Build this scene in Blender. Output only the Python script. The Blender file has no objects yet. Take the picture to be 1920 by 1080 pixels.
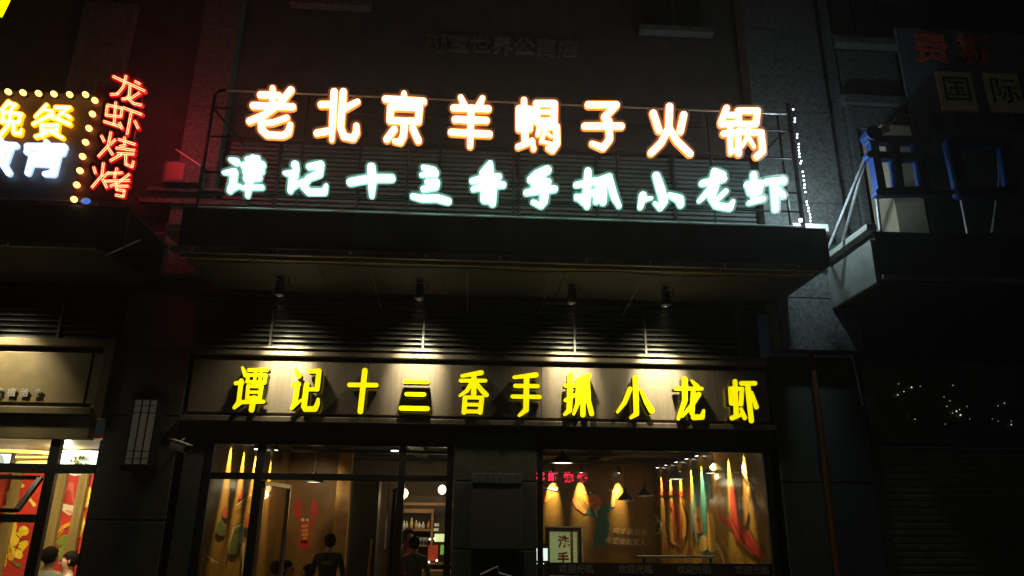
import bpy, bmesh, math, random
import numpy as np
from mathutils import Vector, Matrix
random.seed(7)
rad = math.radians
S = bpy.context.scene
COL = S.collection

# ------------------------------------------------------------------ camera
F, CX, CY = 1350.0, 960.0, 540.0          # focal length in pixels of the 1920 px photograph
RW = Matrix(((0.99812661, -0.02775819, -0.0545229),
             (-0.0604733, -0.31233324, -0.94804585),
             (0.00928672, 0.94956697, -0.31342675)))
CAM = Vector((0.0, -10.0, 1.6))
cd = bpy.data.cameras.new('camera')
cd.sensor_width = 36.0
cd.lens = 36.0 * F / 1920.0
cd.clip_start = 0.05
cd.clip_end = 500.0
cam = bpy.data.objects.new('camera', cd)
cam.matrix_world = Matrix.Translation(CAM) @ RW.to_4x4()
COL.objects.link(cam)
S.camera = cam

# ------------------------------------------------------------------ night sky, moonlight, exposure
w = bpy.data.worlds.new('World'); S.world = w; w.use_nodes = True
nt = w.node_tree
sky = nt.nodes.new('ShaderNodeTexSky'); sky.sky_type = 'NISHITA'; sky.sun_disc = False
sky.sun_elevation = rad(24); sky.sun_rotation = rad(150)
bg = nt.nodes['Background']; bg.inputs[1].default_value = 0.001
nt.links.new(sky.outputs[0], bg.inputs[0])
sl = bpy.data.lights.new('moonlight', 'SUN'); sl.energy = 0.002; sl.angle = rad(0.5); sl.color = (0.8, 0.9, 1.0)
so = bpy.data.objects.new('moonlight', sl); so.rotation_euler = (rad(60), 0, rad(-30)); COL.objects.link(so)
S.view_settings.view_transform = 'Standard'
S.view_settings.look = 'None'
S.view_settings.exposure = 0.0
S.view_settings.gamma = 1.0
S.view_settings.use_curve_mapping = False
S.cycles.max_bounces = 6
S.cycles.volume_bounces = 0
HAZE = 0.0022
S.cycles.transparent_max_bounces = 12
S.cycles.sample_clamp_indirect = 3.0

# ------------------------------------------------------------------ helpers
def at(px, py, y=0.0):
    """the point of the plane Y=y that the photograph shows at px,py"""
    d = RW @ Vector(((px - CX) / F, (CY - py) / F, -1.0))
    return CAM + d * ((y - CAM.y) / d.y)
def atx(px, py, x):
    d = RW @ Vector(((px - CX) / F, (CY - py) / F, -1.0))
    return CAM + d * ((x - CAM.x) / d.x)

def mat(name, col, rough=0.6, metal=0.0, var=0.0, vscale=6.0, bump=0.0, bscale=40.0, stretch=(1, 1, 1),
        em=None, es=0.0, spec=0.5, col2=None, dirt=0.0):
    m = bpy.data.materials.new(name); m.use_nodes = True
    t = m.node_tree; b = t.nodes['Principled BSDF']
    b.inputs['Roughness'].default_value = rough
    b.inputs['Metallic'].default_value = metal
    b.inputs['Specular IOR Level'].default_value = spec
    b.inputs['Base Color'].default_value = (*col, 1)
    tc = t.nodes.new('ShaderNodeTexCoord'); mp = t.nodes.new('ShaderNodeMapping')
    mp.inputs['Scale'].default_value = stretch
    t.links.new(tc.outputs['Object'], mp.inputs[0])
    if var > 0 or col2:
        n = t.nodes.new('ShaderNodeTexNoise'); n.inputs['Scale'].default_value = vscale
        n.inputs['Detail'].default_value = 6; n.inputs['Roughness'].default_value = 0.65
        t.links.new(mp.outputs[0], n.inputs['Vector'])
        r = t.nodes.new('ShaderNodeValToRGB')
        r.color_ramp.elements[0].position = 0.32; r.color_ramp.elements[1].position = 0.68
        c2 = col2 or col
        r.color_ramp.elements[0].color = (*[c * (1 - var) for c in col], 1)
        r.color_ramp.elements[1].color = (*[min(1, c * (1 + var)) for c in c2], 1)
        t.links.new(n.outputs[0], r.inputs[0]); t.links.new(r.outputs[0], b.inputs['Base Color'])
        rr = t.nodes.new('ShaderNodeMapRange'); rr.inputs[3].default_value = max(0.02, rough - 0.12)
        rr.inputs[4].default_value = min(1, rough + 0.12)
        t.links.new(n.outputs[0], rr.inputs[0]); t.links.new(rr.outputs[0], b.inputs['Roughness'])
    if bump > 0:
        n2 = t.nodes.new('ShaderNodeTexNoise'); n2.inputs['Scale'].default_value = bscale
        n2.inputs['Detail'].default_value = 4
        t.links.new(mp.outputs[0], n2.inputs['Vector'])
        bp = t.nodes.new('ShaderNodeBump'); bp.inputs['Strength'].default_value = bump
        bp.inputs['Distance'].default_value = 0.01
        t.links.new(n2.outputs[0], bp.inputs['Height']); t.links.new(bp.outputs[0], b.inputs['Normal'])
    if em:
        b.inputs['Emission Color'].default_value = (*em, 1)
        b.inputs['Emission Strength'].default_value = es
    return m

def glass_mat(name, tint=(0.9, 0.93, 0.92)):
    m = bpy.data.materials.new(name); m.use_nodes = True
    t = m.node_tree; t.nodes.clear()
    o = t.nodes.new('ShaderNodeOutputMaterial'); mx = t.nodes.new('ShaderNodeMixShader')
    tr = t.nodes.new('ShaderNodeBsdfTransparent'); tr.inputs[0].default_value = (*tint, 1)
    gl = t.nodes.new('ShaderNodeBsdfGlossy'); gl.inputs['Roughness'].default_value = 0.03
    lw = t.nodes.new('ShaderNodeLayerWeight'); lw.inputs[0].default_value = 0.5
    pw = t.nodes.new('ShaderNodeMath'); pw.operation = 'POWER'; pw.inputs[1].default_value = 4.0
    fr = t.nodes.new('ShaderNodeMath'); fr.operation = 'MULTIPLY_ADD'; fr.inputs[1].default_value = 0.7; fr.inputs[2].default_value = 0.035
    t.links.new(lw.outputs['Facing'], pw.inputs[0]); t.links.new(pw.outputs[0], fr.inputs[0])
    t.links.new(fr.outputs[0], mx.inputs[0]); t.links.new(tr.outputs[0], mx.inputs[1])
    t.links.new(gl.outputs[0], mx.inputs[2]); t.links.new(mx.outputs[0], o.inputs[0])
    return m

def evar(m, scale, lo, hi):
    """uneven diodes behind the acrylic: emission strength varies over the face"""
    t = m.node_tree; b = t.nodes['Principled BSDF']; e = b.inputs['Emission Strength'].default_value
    tc = t.nodes.new('ShaderNodeTexCoord'); n = t.nodes.new('ShaderNodeTexNoise'); n.inputs['Scale'].default_value = scale
    r = t.nodes.new('ShaderNodeMapRange'); r.inputs[1].default_value = .3; r.inputs[2].default_value = .7
    r.inputs[3].default_value = lo*e; r.inputs[4].default_value = hi*e
    t.links.new(tc.outputs['Object'], n.inputs['Vector']); t.links.new(n.outputs[0], r.inputs[0]); t.links.new(r.outputs[0], b.inputs['Emission Strength'])

K = {}
K['stone'] = mat('dark_granite', (0.075, 0.09, 0.072), 0.7, var=0.45, vscale=38, bump=0.35, bscale=60)
K['stone_up'] = mat('grey_granite', (0.12, 0.135, 0.132), 0.85, var=0.55, vscale=22, bump=0.4, bscale=45)
K['render'] = mat('painted_render', (0.06, 0.056, 0.055), 0.9, var=0.35, vscale=3, bump=0.3, bscale=50)
K['fascia'] = mat('canopy_sheet', (0.028, 0.032, 0.042), 0.55, var=0.45, vscale=3.5, stretch=(1, 1, .3), bump=.25, bscale=1.6)
K['soffit'] = mat('soffit_board', (0.035, 0.028, 0.013), 0.7, var=0.4, vscale=2)
K['edge'] = mat('edge_trim', (0.2, 0.19, 0.16), 0.5, var=0.3, vscale=4)
K['panel'] = mat('bronze_sheet', (0.23, 0.195, 0.145), 0.42, metal=0.3, var=0.14, vscale=3, stretch=(8, 1, 0.4), bump=0.06, bscale=30)
K['dark'] = mat('dark_joint', (0.035, 0.025, 0.02), 0.8)
K['louvre'] = mat('louvre_metal', (0.055, 0.06, 0.052), 0.5, metal=0.1, var=0.2, vscale=3, stretch=(0.4, 3, 3))
K['frame'] = mat('black_aluminium', (0.02, 0.022, 0.022), 0.4, var=0.3, vscale=5)
K['steel'] = mat('black_steel', (0.03, 0.032, 0.035), 0.5, metal=0.3, var=0.3, vscale=8)
K['galv'] = mat('galvanised_tube', (0.6, 0.63, 0.62), 0.45, metal=0.3, var=0.2, vscale=10)
K['dull_tube'] = mat('dull_steel_tube', (0.27, 0.29, 0.3), 0.5, metal=0.3, var=0.35, vscale=12)
K['glass'] = glass_mat('window_glass')
K['glass_dark'] = mat('dark_window_glass', (0.02, 0.022, 0.028), 0.12, var=0.3, vscale=1)
K['orange_face'] = mat('warm_led_face', (0.9, 0.8, 0.6), 0.5, em=(1.0, 0.84, 0.55), es=5.0)
K['orange_side'] = mat('orange_side_halo', (0.8, 0.3, 0.05), 0.5, em=(1.0, 0.27, 0.05), es=1.5)  # emission on the letter sides paints in the orange halo
evar(K['orange_side'], 14, .6, 1.3)
K['orange_bead'] = mat('amber_led_bead', (0.9, 0.5, 0.1), 0.3, em=(1.0, 0.42, 0.09), es=3.0)
K['white_face'] = mat('white_led_face', (0.9, 0.9, 0.9), 0.5, em=(0.88, 1.0, 0.97), es=5.0)
K['white_side'] = mat('white_side_halo', (0.5, 0.8, 0.7), 0.5, em=(0.42, 0.95, 0.8), es=0.95)  # teal halo of the white letters, put into the side emission
K['rear_white'] = mat('rear_cool_glow', (.5, .8, .7), .5, em=(0.3, 0.95, 0.75), es=3.2)  # added glow behind the letters, tints the wall teal
K['rear_warm'] = mat('rear_warm_glow', (.8, .5, .3), .5, em=(1.0, 0.5, 0.3), es=0.5)  # added glow behind the letters, warms the wall
K['yellow_face'] = mat('yellow_acrylic_face', (0.8, 0.7, 0.0), 0.4, em=(1.0, 0.86, 0.0), es=0.95)
evar(K['yellow_face'], 7, .9, 1.08)
K['yellow_side'] = mat('yellow_letter_return', (0.05, 0.035, 0.01), 0.6)
K['red_bead'] = mat('red_led_bead', (0.9, 0.3, 0.1), 0.3, em=(1.0, 0.62, 0.25), es=3.2)
K['red_glow'] = mat('red_led_face', (0.5, 0.02, 0.03), 0.5, em=(0.9, 0.01, 0.02), es=0.55)
K['red_halo_plate'] = mat('red_acrylic_halo_plate', (0.7, 0.03, 0.05), 0.6)  # added plate that spreads a red halo round the letters
K['halo_plate'] = mat('frosted_halo_plate', (0.45, 0.42, 0.4), 0.7)  # added sheet that catches letter light as a halo
pm_ = K['halo_plate'].node_tree; pb_ = pm_.nodes['Principled BSDF']; tl_ = pm_.nodes.new('ShaderNodeBsdfTranslucent'); ms_ = pm_.nodes.new('ShaderNodeMixShader')
tl_.inputs[0].default_value = (.85, .8, .78, 1); ms_.inputs[0].default_value = .6
pm_.links.new(pb_.outputs[0], ms_.inputs[1]); pm_.links.new(tl_.outputs[0], ms_.inputs[2]); pm_.links.new(ms_.outputs[0], pm_.nodes['Material Output'].inputs[0])
K['bulb'] = mat('warm_bulb_glass', (1, 0.8, 0.5), 0.3, em=(1.0, 0.5, 0.12), es=3.6)
K['amber_face'] = mat('amber_letter_face', (0.9, 0.7, 0.2), 0.4, em=(1.0, 0.76, 0.3), es=3.2)
K['amber_side'] = mat('amber_letter_side', (0.8, 0.4, 0.02), 0.4, em=(1.0, 0.42, 0.0), es=1.5)
K['cool_face'] = mat('cool_letter_face', (0.9, 0.9, 1.0), 0.4, em=(0.85, 0.95, 1.0), es=4.0)
K['cool_side'] = mat('cool_letter_side', (0.4, 0.6, 0.9), 0.4, em=(0.45, 0.65, 0.9), es=1.1)
K['blue'] = mat('blue_letter_return', (0.012, 0.055, 0.25), 0.55, var=0.15, vscale=4)
K['black_face'] = mat('unlit_letter_face', (0.008, 0.009, 0.012), 0.5)
K['led_white'] = mat('white_fairy_bulb', (1, 1, 1), 0.3, em=(0.85, 0.95, 1.0), es=8.0)
K['lamp_disc'] = mat('lamp_diffuser', (1, 0.95, 0.8), 0.4, em=(1.0, 0.88, 0.62), es=3.0)
K['hot_disc'] = mat('spot_lens', (1, 1, 1), 0.4, em=(1.0, 0.98, 0.9), es=8.0)
K['wall_in'] = mat('brown_wall_panel', (0.3, 0.16, 0.035), 0.24, var=0.25, vscale=2.2, stretch=(1, 1, 0.5), bump=0.12, bscale=14)
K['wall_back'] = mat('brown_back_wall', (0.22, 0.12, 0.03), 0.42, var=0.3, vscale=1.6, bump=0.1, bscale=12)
K['ceil'] = mat('dark_ceiling', (0.03, 0.026, 0.022), 0.8, var=0.3, vscale=2)
K['floor'] = mat('tile_floor', (0.1, 0.085, 0.07), 0.4, var=0.3, vscale=2)
K['asphalt'] = mat('asphalt', (0.05, 0.05, 0.05), 0.9, var=0.3, vscale=20, bump=0.4, bscale=80)
K['paving'] = mat('paving_stone', (0.18, 0.17, 0.16), 0.85, var=0.25, vscale=6, bump=0.3, bscale=40)
K['skin'] = mat('skin', (0.5, 0.28, 0.19), 0.6, var=0.08, vscale=20)
K['hair'] = mat('black_hair', (0.01, 0.008, 0.007), 0.85, spec=0.1, var=0.3, vscale=40, bump=0.5, bscale=90)
K['eye'] = mat('eye', (0.02, 0.02, 0.02), 0.2)
K['lips'] = mat('lips', (0.4, 0.12, 0.1), 0.5)
K['beige'] = mat('beige_render', (0.42, 0.37, 0.27), 0.85, var=0.15, vscale=3, bump=0.2, bscale=30)
K['banner_y'] = mat('olive_banner', (0.85, 0.88, 0.42), 0.8, var=0.2, vscale=5)
K['banner_r'] = mat('red_letter_board', (0.6, 0.1, 0.05), 0.8, var=0.25, vscale=5)
K['lantern'] = mat('frosted_lantern_glass', (0.62, 0.62, 0.5), 0.5, var=0.12, vscale=6, em=(.9, .88, .62), es=0.02)  # faint emission paints in light the unlit glass reflects
K['white_paint'] = mat('white_paint', (0.75, 0.75, 0.72), 0.5, var=0.06, vscale=9)
K['orange_pipe'] = mat('rusty_pipe', (0.14, 0.05, 0.015), 0.7, var=0.4, vscale=14, stretch=(1, 1, 0.2))
K['shutter'] = mat('shutter_slat', (0.2, 0.18, 0.15), 0.55, metal=0.2, var=0.25, vscale=4)

class MB:
    def __init__(s): s.v = []; s.f = []
    def quad(s, a, b, c, d):
        n = len(s.v); s.v += [tuple(a), tuple(b), tuple(c), tuple(d)]; s.f.append((n, n+1, n+2, n+3)); return s
    def box(s, x0, x1, y0, y1, z0, z1):
        x0, x1 = min(x0, x1), max(x0, x1); y0, y1 = min(y0, y1), max(y0, y1); z0, z1 = min(z0, z1), max(z0, z1)
        n = len(s.v)
        s.v += [(x0,y0,z0),(x1,y0,z0),(x1,y1,z0),(x0,y1,z0),(x0,y0,z1),(x1,y0,z1),(x1,y1,z1),(x0,y1,z1)]
        s.f += [(n,n+3,n+2,n+1),(n+4,n+5,n+6,n+7),(n,n+1,n+5,n+4),(n+1,n+2,n+6,n+5),(n+2,n+3,n+7,n+6),(n+3,n,n+4,n+7)]
        return s
    def bar(s, p, q, wx=0.03, wy=0.03, up=(0, 0, 1)):
        p, q = Vector(p), Vector(q); d = (q - p).normalized(); up = Vector(up)
        if abs(d.dot(up)) > 0.95: up = Vector((0, 1, 0))
        a = d.cross(up).normalized() * wx / 2; b = d.cross(a).normalized() * wy / 2
        n = len(s.v)
        for c in (p, q):
            for sa, sb in ((-1,-1),(1,-1),(1,1),(-1,1)): s.v.append(tuple(c + a*sa + b*sb))
        s.f += [(n,n+3,n+2,n+1),(n+4,n+5,n+6,n+7)] + [(n+i, n+(i+1)%4, n+4+(i+1)%4, n+4+i) for i in range(4)]
        return s
    def tube(s, pts, r, k=8):
        pts = [Vector(p) for p in pts]; n0 = len(s.v)
        for i, p in enumerate(pts):
            d = (pts[min(i+1, len(pts)-1)] - pts[max(i-1, 0)]).normalized()
            up = Vector((0, 0, 1)) if abs(d.z) < 0.9 else Vector((1, 0, 0))
            a = d.cross(up).normalized(); b = d.cross(a)
            rr = r[i] if isinstance(r, (list, tuple)) else r
            for j in range(k):
                t = 2*math.pi*j/k; s.v.append(tuple(p + (a*math.cos(t) + b*math.sin(t))*rr))
        for i in range(len(pts)-1):
            for j in range(k):
                s.f.append((n0+i*k+j, n0+i*k+(j+1)%k, n0+(i+1)*k+(j+1)%k, n0+(i+1)*k+j))
        s.f.append(tuple(n0+j for j in range(k))); s.f.append(tuple(n0+(len(pts)-1)*k+j for j in reversed(range(k))))
        return s
    def lathe(s, c, prof, k=20):
        c = Vector(c); n0 = len(s.v)
        for (r, z) in prof:
            for j in range(k):
                t = 2*math.pi*j/k; s.v.append((c.x+r*math.cos(t), c.y+r*math.sin(t), c.z+z))
        for i in range(len(prof)-1):
            for j in range(k):
                s.f.append((n0+i*k+j, n0+i*k+(j+1)%k, n0+(i+1)*k+(j+1)%k, n0+(i+1)*k+j))
        return s
    def ball(s, c, r, k=8, m=6, sz=1.0, sx=1.0, sy=1.0):
        c = Vector(c); prof = []
        n0 = len(s.v)
        for i in range(m+1):
            ph = math.pi*i/m
            for j in range(k):
                t = 2*math.pi*j/k
                s.v.append((c.x+r*sx*math.sin(ph)*math.cos(t), c.y+r*sy*math.sin(ph)*math.sin(t), c.z+r*sz*math.cos(ph)))
        for i in range(m):
            for j in range(k): s.f.append((n0+i*k+j, n0+i*k+(j+1)%k, n0+(i+1)*k+(j+1)%k, n0+(i+1)*k+j))
        return s
    def bead(s, c, r):
        x, y, z = c; n = len(s.v)
        s.v += [(x+r,y,z),(x-r,y,z),(x,y+r,z),(x,y-r,z),(x,y,z+r),(x,y,z-r)]
        s.f += [(n,n+2,n+4),(n+2,n+1,n+4),(n+1,n+3,n+4),(n+3,n,n+4),(n+2,n,n+5),(n+1,n+2,n+5),(n+3,n+1,n+5),(n,n+3,n+5)]
        return s
    def build(s, name, m, parent=None, bevel=0, smooth=False, kind=None, label=None):
        off = wloc(parent) if parent else Vector((0, 0, 0))
        me = bpy.data.meshes.new(name)
        me.from_pydata([(a-off.x, b-off.y, c-off.z) for a, b, c in s.v], [], s.f); me.validate(); me.update()
        ms = m if isinstance(m, (list, tuple)) else [m]
        for x in ms: me.materials.append(x)
        if smooth:
            for p in me.polygons: p.use_smooth = True
        o = bpy.data.objects.new(name, me); COL.objects.link(o)
        if parent: o.parent = parent
        if bevel:
            bv = o.modifiers.new('bevel', 'BEVEL'); bv.width = bevel; bv.segments = 2; bv.limit_method = 'ANGLE'
        if kind: o['kind'] = kind
        if label: o['label'] = label
        return o

def wloc(o):
    v = Vector((0, 0, 0))
    while o: v += o.location; o = o.parent
    return v
def thing(name, label, cat, loc=(0, 0, 0), group=None):
    o = bpy.data.objects.new(name, None); COL.objects.link(o); o.location = loc
    o.empty_display_size = 0.1
    o['label'] = label; o['category'] = cat
    if group: o['group'] = group
    return o
def tag(o, label, cat, group=None):
    o['label'] = label; o['category'] = cat
    if group: o['group'] = group
    return o
def struct(o): o['kind'] = 'structure'; return o
def box(name, m, parent, x0, x1, y0, y1, z0, z1, **k): return MB().box(x0, x1, y0, y1, z0, z1).build(name, m, parent, **k)
def light(name, kind, loc, energy, color=(1, 1, 1), target=None, size=0.03, spot=60, blend=0.6, parent=None):
    l = bpy.data.lights.new(name, kind); l.energy = energy; l.color = color
    if kind == 'SPOT': l.spot_size = rad(spot); l.spot_blend = blend
    if kind in ('SPOT', 'POINT'): l.shadow_soft_size = size
    o = bpy.data.objects.new(name, l); COL.objects.link(o); loc = Vector(loc)
    o.location = loc - (wloc(parent) if parent else Vector((0, 0, 0)))
    if parent: o.parent = parent
    if target is not None: o.rotation_euler = (Vector(target) - loc).to_track_quat('-Z', 'Y').to_euler()
    return o

# ---- shapes from brush strokes: the outline of the union of tapering strokes, as real slabs
def tr(ox, oy, s, r, strokes):
    out = []
    for st in strokes:
        out.append([(ox + p[0]/s, oy + p[1]/s, (p[2] if len(p) > 2 else r)/s) for p in st])
    return out
def sdf(strokes, X, Y):
    D = np.full(X.shape, 1e9)
    for st in strokes:
        if len(st) == 1: st = [st[0], (st[0][0]+.01, st[0][1], st[0][2])]
        for (ax, ay, ar), (bx, by, br) in zip(st[:-1], st[1:]):
            dx, dy = bx-ax, by-ay; L = dx*dx + dy*dy + 1e-9
            t = np.clip(((X-ax)*dx + (Y-ay)*dy)/L, 0, 1)
            D = np.minimum(D, np.hypot(X-ax-t*dx, Y-ay-t*dy) - (ar + (br-ar)*t))
    return D
def glyph(strokes, mapper, back, iso=0.0, h=1.0, wob=0.0):
    """mesh slab: mapper(px,py)->point of the front face, back = vector to the rear; returns front MB and side MB"""
    xs = [p[0]+s*p[2] for st in strokes for p in st for s in (-1, 1)]
    ys = [p[1]+s*p[2] for st in strokes for p in st for s in (-1, 1)]
    x0, x1, y0, y1 = min(xs)-2*h, max(xs)+2*h, min(ys)-2*h, max(ys)+2*h
    gx = np.arange(x0, x1+h, h); gy = np.arange(y0, y1+h, h)
    X, Y = np.meshgrid(gx, gy); D = sdf(strokes, X, Y) - iso
    if wob:
        D = D + wob*np.sin(X*0.9+Y*0.7)*np.sin(Y*1.1-X*.4)
    back = Vector(back)
    fr, sd = MB(), MB()
    c = {}
    def mp(x, y):
        k = (round(x, 3), round(y, 3))
        if k not in c: c[k] = Vector(mapper(x, y))
        return c[k]
    ny, nx = D.shape
    for j in range(ny-1):
        run = None
        for i in range(nx):
            full = False
            if i < nx-1:
                d = (D[j, i], D[j, i+1], D[j+1, i+1], D[j+1, i])
                full = all(v < 0 for v in d)
            if full:
                if run is None: run = i
                continue
            if run is not None:
                fr.quad(mp(gx[run], gy[j+1]), mp(gx[i], gy[j+1]), mp(gx[i], gy[j]), mp(gx[run], gy[j])); run = None
            if i >= nx-1 or all(v >= 0 for v in d): continue
            P = [(gx[i], gy[j]), (gx[i+1], gy[j]), (gx[i+1], gy[j+1]), (gx[i], gy[j+1])]
            poly = []; cross = []
            for a in range(4):
                b = (a+1) % 4
                if d[a] < 0: poly.append(P[a])
                if (d[a] < 0) != (d[b] < 0):
                    t = d[a]/(d[a]-d[b]); q = (P[a][0]+(P[b][0]-P[a][0])*t, P[a][1]+(P[b][1]-P[a][1])*t)
                    poly.append(q); cross.append((q, d[a] < 0))
            if len(poly) >= 3:
                n = len(fr.v); fr.v += [tuple(mp(*q)) for q in reversed(poly)]; fr.f.append(tuple(range(n, n+len(poly))))
            if len(cross) == 2:
                (q1, o1), (q2, o2) = cross
                if not o1: q1, q2 = q2, q1
                a, b = mp(*q1), mp(*q2); sd.quad(a, b, b+back, a+back)
            elif len(cross) == 4:
                for q1, q2 in ((cross[0][0], cross[1][0]), (cross[2][0], cross[3][0])):
                    a, b = mp(*q1), mp(*q2); sd.quad(a, b, b+back, a+back)
    return fr, sd
def on_plane(y): return lambda px, py: at(px, py, y)
def on_x(x): return lambda px, py: atx(px, py, x)

_fcache = {}
def text_obj(name, txt, size, loc, m, parent=None, rot=(rad(90), 0, 0), bold=0.0, depth=0.004, spacing=1.0, shear=0.0):
    cu = bpy.data.curves.new(name, 'FONT'); cu.body = txt; cu.size = size; cu.offset = bold; cu.extrude = depth
    cu.space_character = spacing; cu.shear = shear; cu.resolution_u = 3; cu.align_x = 'CENTER'; cu.align_y = 'CENTER'
    t = bpy.data.objects.new(name, cu); COL.objects.link(t)
    dg = bpy.context.evaluated_depsgraph_get()
    me = bpy.data.meshes.new_from_object(t.evaluated_get(dg)); bpy.data.objects.remove(t)
    me.materials.clear(); me.materials.append(m)
    o = bpy.data.objects.new(name, me); COL.objects.link(o)
    o.location = Vector(loc) - (wloc(parent) if parent else Vector((0, 0, 0)))
    o.rotation_euler = rot
    if parent: o.parent = parent
    return o

# ================================================================== ground
struct(MB().box(-60, 60, -60, -3.2, -0.6, -0.5).build('road', K['asphalt']))
pv = struct(MB().box(-60, 60, -3.2, -0.02, -0.6, -0.42).build('pavement', K['paving']))
struct(MB().box(-60, 60, -3.36, -3.2, -0.6, -0.38).build('kerb', K['stone_up']))
for i in range(14):
    for j in range(4):
        MB().box(-7+i*1.02, -7+i*1.02+1.0, -3.16+j*.78, -3.16+j*.78+.76, -0.42, -0.40).build('paving_slab', K['paving'], pv)

# ================================================================== the building
B = thing('apartment_building', 'dark granite apartment block rising above all the lit shopfronts', 'building', (0, 0, -0.5))
# upper wall
box('wall', K['render'], B, -14, 14, 0.0, 0.4, 4.72, 16)
# pilasters of the upper storeys
def blocks(x0, x1, y0, y1, zs, m, name='stone_block'):
    for a, b in zip(zs[:-1], zs[1:]):
        MB().box(x0, x1, y0 + random.uniform(0, 0.004), y1, a+0.006, b-0.006).build(name, m, B, bevel=0.006)
blocks(-4.38, -3.82, -0.22, -0.001, [4.9, 6.1, 7.6, 9.1, 10.6], K['stone_up'])
blocks(-6.3, -5.5, -0.12, -0.001, [4.9, 6.3, 7.9, 9.5], K['stone_up'])
blocks(4.35, 5.6, -0.30, -0.001, [4.0, 4.78, 6.3, 7.9, 9.5, 11.1], K['stone_up'])
blocks(5.66, 5.92, -0.16, -0.001, [4.9, 6.5, 8.2, 9.9, 11.5], K['stone_up'])
# ground pillars with joints
for (x0, x1, zs) in ((-4.82, -3.86, (-0.42, .9, 1.62, 2.95, 3.84, 4.71)), (4.3, 5.62, (-0.42, .75, 2.2, 3.55, 3.98)), (-0.18, 0.93, (-0.42, 1.3, 2.16, 2.78))):
    box('pillar', K['dark'], B, x0+.03, x1-.03, 0.0, .5, -0.42, zs[-1]-.01)
    for a, b in zip(zs[:-1], zs[1:]):
        MB().box(x0, x1, -0.05+random.uniform(0, .004), -0.002, a+0.008, b-0.008).build('stone_block', K['stone'], B, bevel=0.008)
# the proud stone on the middle pillar, with its cap and the black recess below
MB().box(0.06, 0.72, -0.13, -0.055, 1.31, 2.12).build('stone_block', K['stone'], B, bevel=0.008)
MB().box(0.055, 0.725, -0.145, -0.055, 2.128, 2.26).build('stone_cap', K['stone_up'], B, bevel=0.008)
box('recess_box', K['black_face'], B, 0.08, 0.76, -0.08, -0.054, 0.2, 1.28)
MB().tube([(0.2, -0.1, 1.0), (0.42, -0.13, 1.1), (0.44, -0.12, 1.02), (0.6, -0.1, 0.98)], 0.012).build('wire_scrap', K['galv'], B)
# windows of the upper storeys: frame, pane and sill
def upper_window(x0, x1, z0, z1, sill=True, yf=-0.03, pm='glass_dark'):
    f = MB()
    t = 0.06
    f.box(x0, x0+t, yf, -0.002, z0, z1).box(x1-t, x1, yf, -0.002, z0, z1).box(x0+t, x1-t, yf, -0.002, z1-t, z1).box(x0+t, x1-t, yf, -0.002, z0, z0+t)
    mx = (x0+x1)/2; f.box(mx-.025, mx+.025, yf, -0.002, z0+t, z1-t)
    fo = f.build('window', K['frame'], B)
    box('pane', K[pm], fo, x0+t, mx-.025, -0.012, -0.004, z0+t, z1-t)
    box('pane', K[pm], fo, mx+.025, x1-t, -0.012, -0.004, z0+t, z1-t)
    if sill: MB().box(x0-.1, x1+.1, -0.16, -0.002, z0-.12, z0-.01).build('sill', K['stone_up'], fo, bevel=.01)
upper_window(-3.0, -1.9, 9.75, 11.6)
upper_window(2.75, 3.8, 9.55, 11.4)
upper_window(6.0, 6.9, 9.55, 11.3)
# recessed niche with a lintel right of the pilaster
MB().box(5.95, 7.1, -0.26, -0.002, 9.28, 9.42).build('lintel', K['stone_up'], B, bevel=.01)
MB().box(5.98, 7.02, -0.10, -0.002, 8.3, 9.26).build('wall_panel', K['stone_up'], B, bevel=.01)
MB().box(5.88, 7.1, -0.28, -0.002, 8.12, 8.28).build('lintel', K['stone_up'], B, bevel=.01)
nr = MB(); nr.box(5.94, 6.06, -0.22, -0.002, 5.3, 8.1)
nr.box(6.06, 6.95, -0.2, -0.002, 7.7, 8.1)
nr.build('reveal', K['stone_up'], B, bevel=.01)
upper_window(6.1, 6.9, 5.6, 7.65, sill=False)
# ledges under the red lit wall
MB().box(-4.7, -3.4, -0.34, -0.225, 6.12, 6.18).build('ledge', K['stone_up'], B)
MB().box(-4.8, -3.3, -0.30, -0.225, 5.95, 6.02).build('ledge', K['stone_up'], B)
# faint letters high on the wall
text_obj('wall_lettering', '瑚宝世界公寓店', 0.36, (at(942, 88, -0.06)), mat('old_letter', (0.13, 0.12, 0.115), 0.9), B, rot=(rad(90), 0, 0), bold=0.008, depth=.02)

# ================================================================== restaurant shopfront
SF = thing('restaurant_shopfront', 'restaurant front with glazed doors, wide window and bronze sign band', 'shopfront', (0, 0, -0.4))
# louvre band
xs = [-3.84, -2.80, -0.68, 1.48, 2.51, 3.88]
box('louvre_backing', K['black_face'], SF, -3.86, 4.25, 0.12, 0.2, 3.9, 4.7)
def slat_mesh(x0, x1, z, p):
    m = MB(); n = 0
    y0, y1 = -0.035, 0.06
    a = [(x0, y0, z), (x1, y0, z), (x1, y1, z+p*.95), (x0, y1, z+p*.95)]
    t = 0.012
    m.v = a + [(x, y, zz+t) for x, y, zz in a]
    m.f = [(3,2,1,0),(4,5,6,7),(0,1,5,4),(1,2,6,5),(2,3,7,6),(3,0,4,7)]
    return m
for b in range(5):
    p = 0.074
    x0, x1 = xs[b]+.02, xs[b+1]-.02
    for k in range(10):
        slat_mesh(x0, x1, 3.935+k*p+random.uniform(-.002, .002), p).build('louvre_slat', K['louvre'], SF)
for x in xs: box('louvre_post', K['louvre'], SF, x-.015, x+.015, -0.045, 0.1, 3.925, 4.55)
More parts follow.
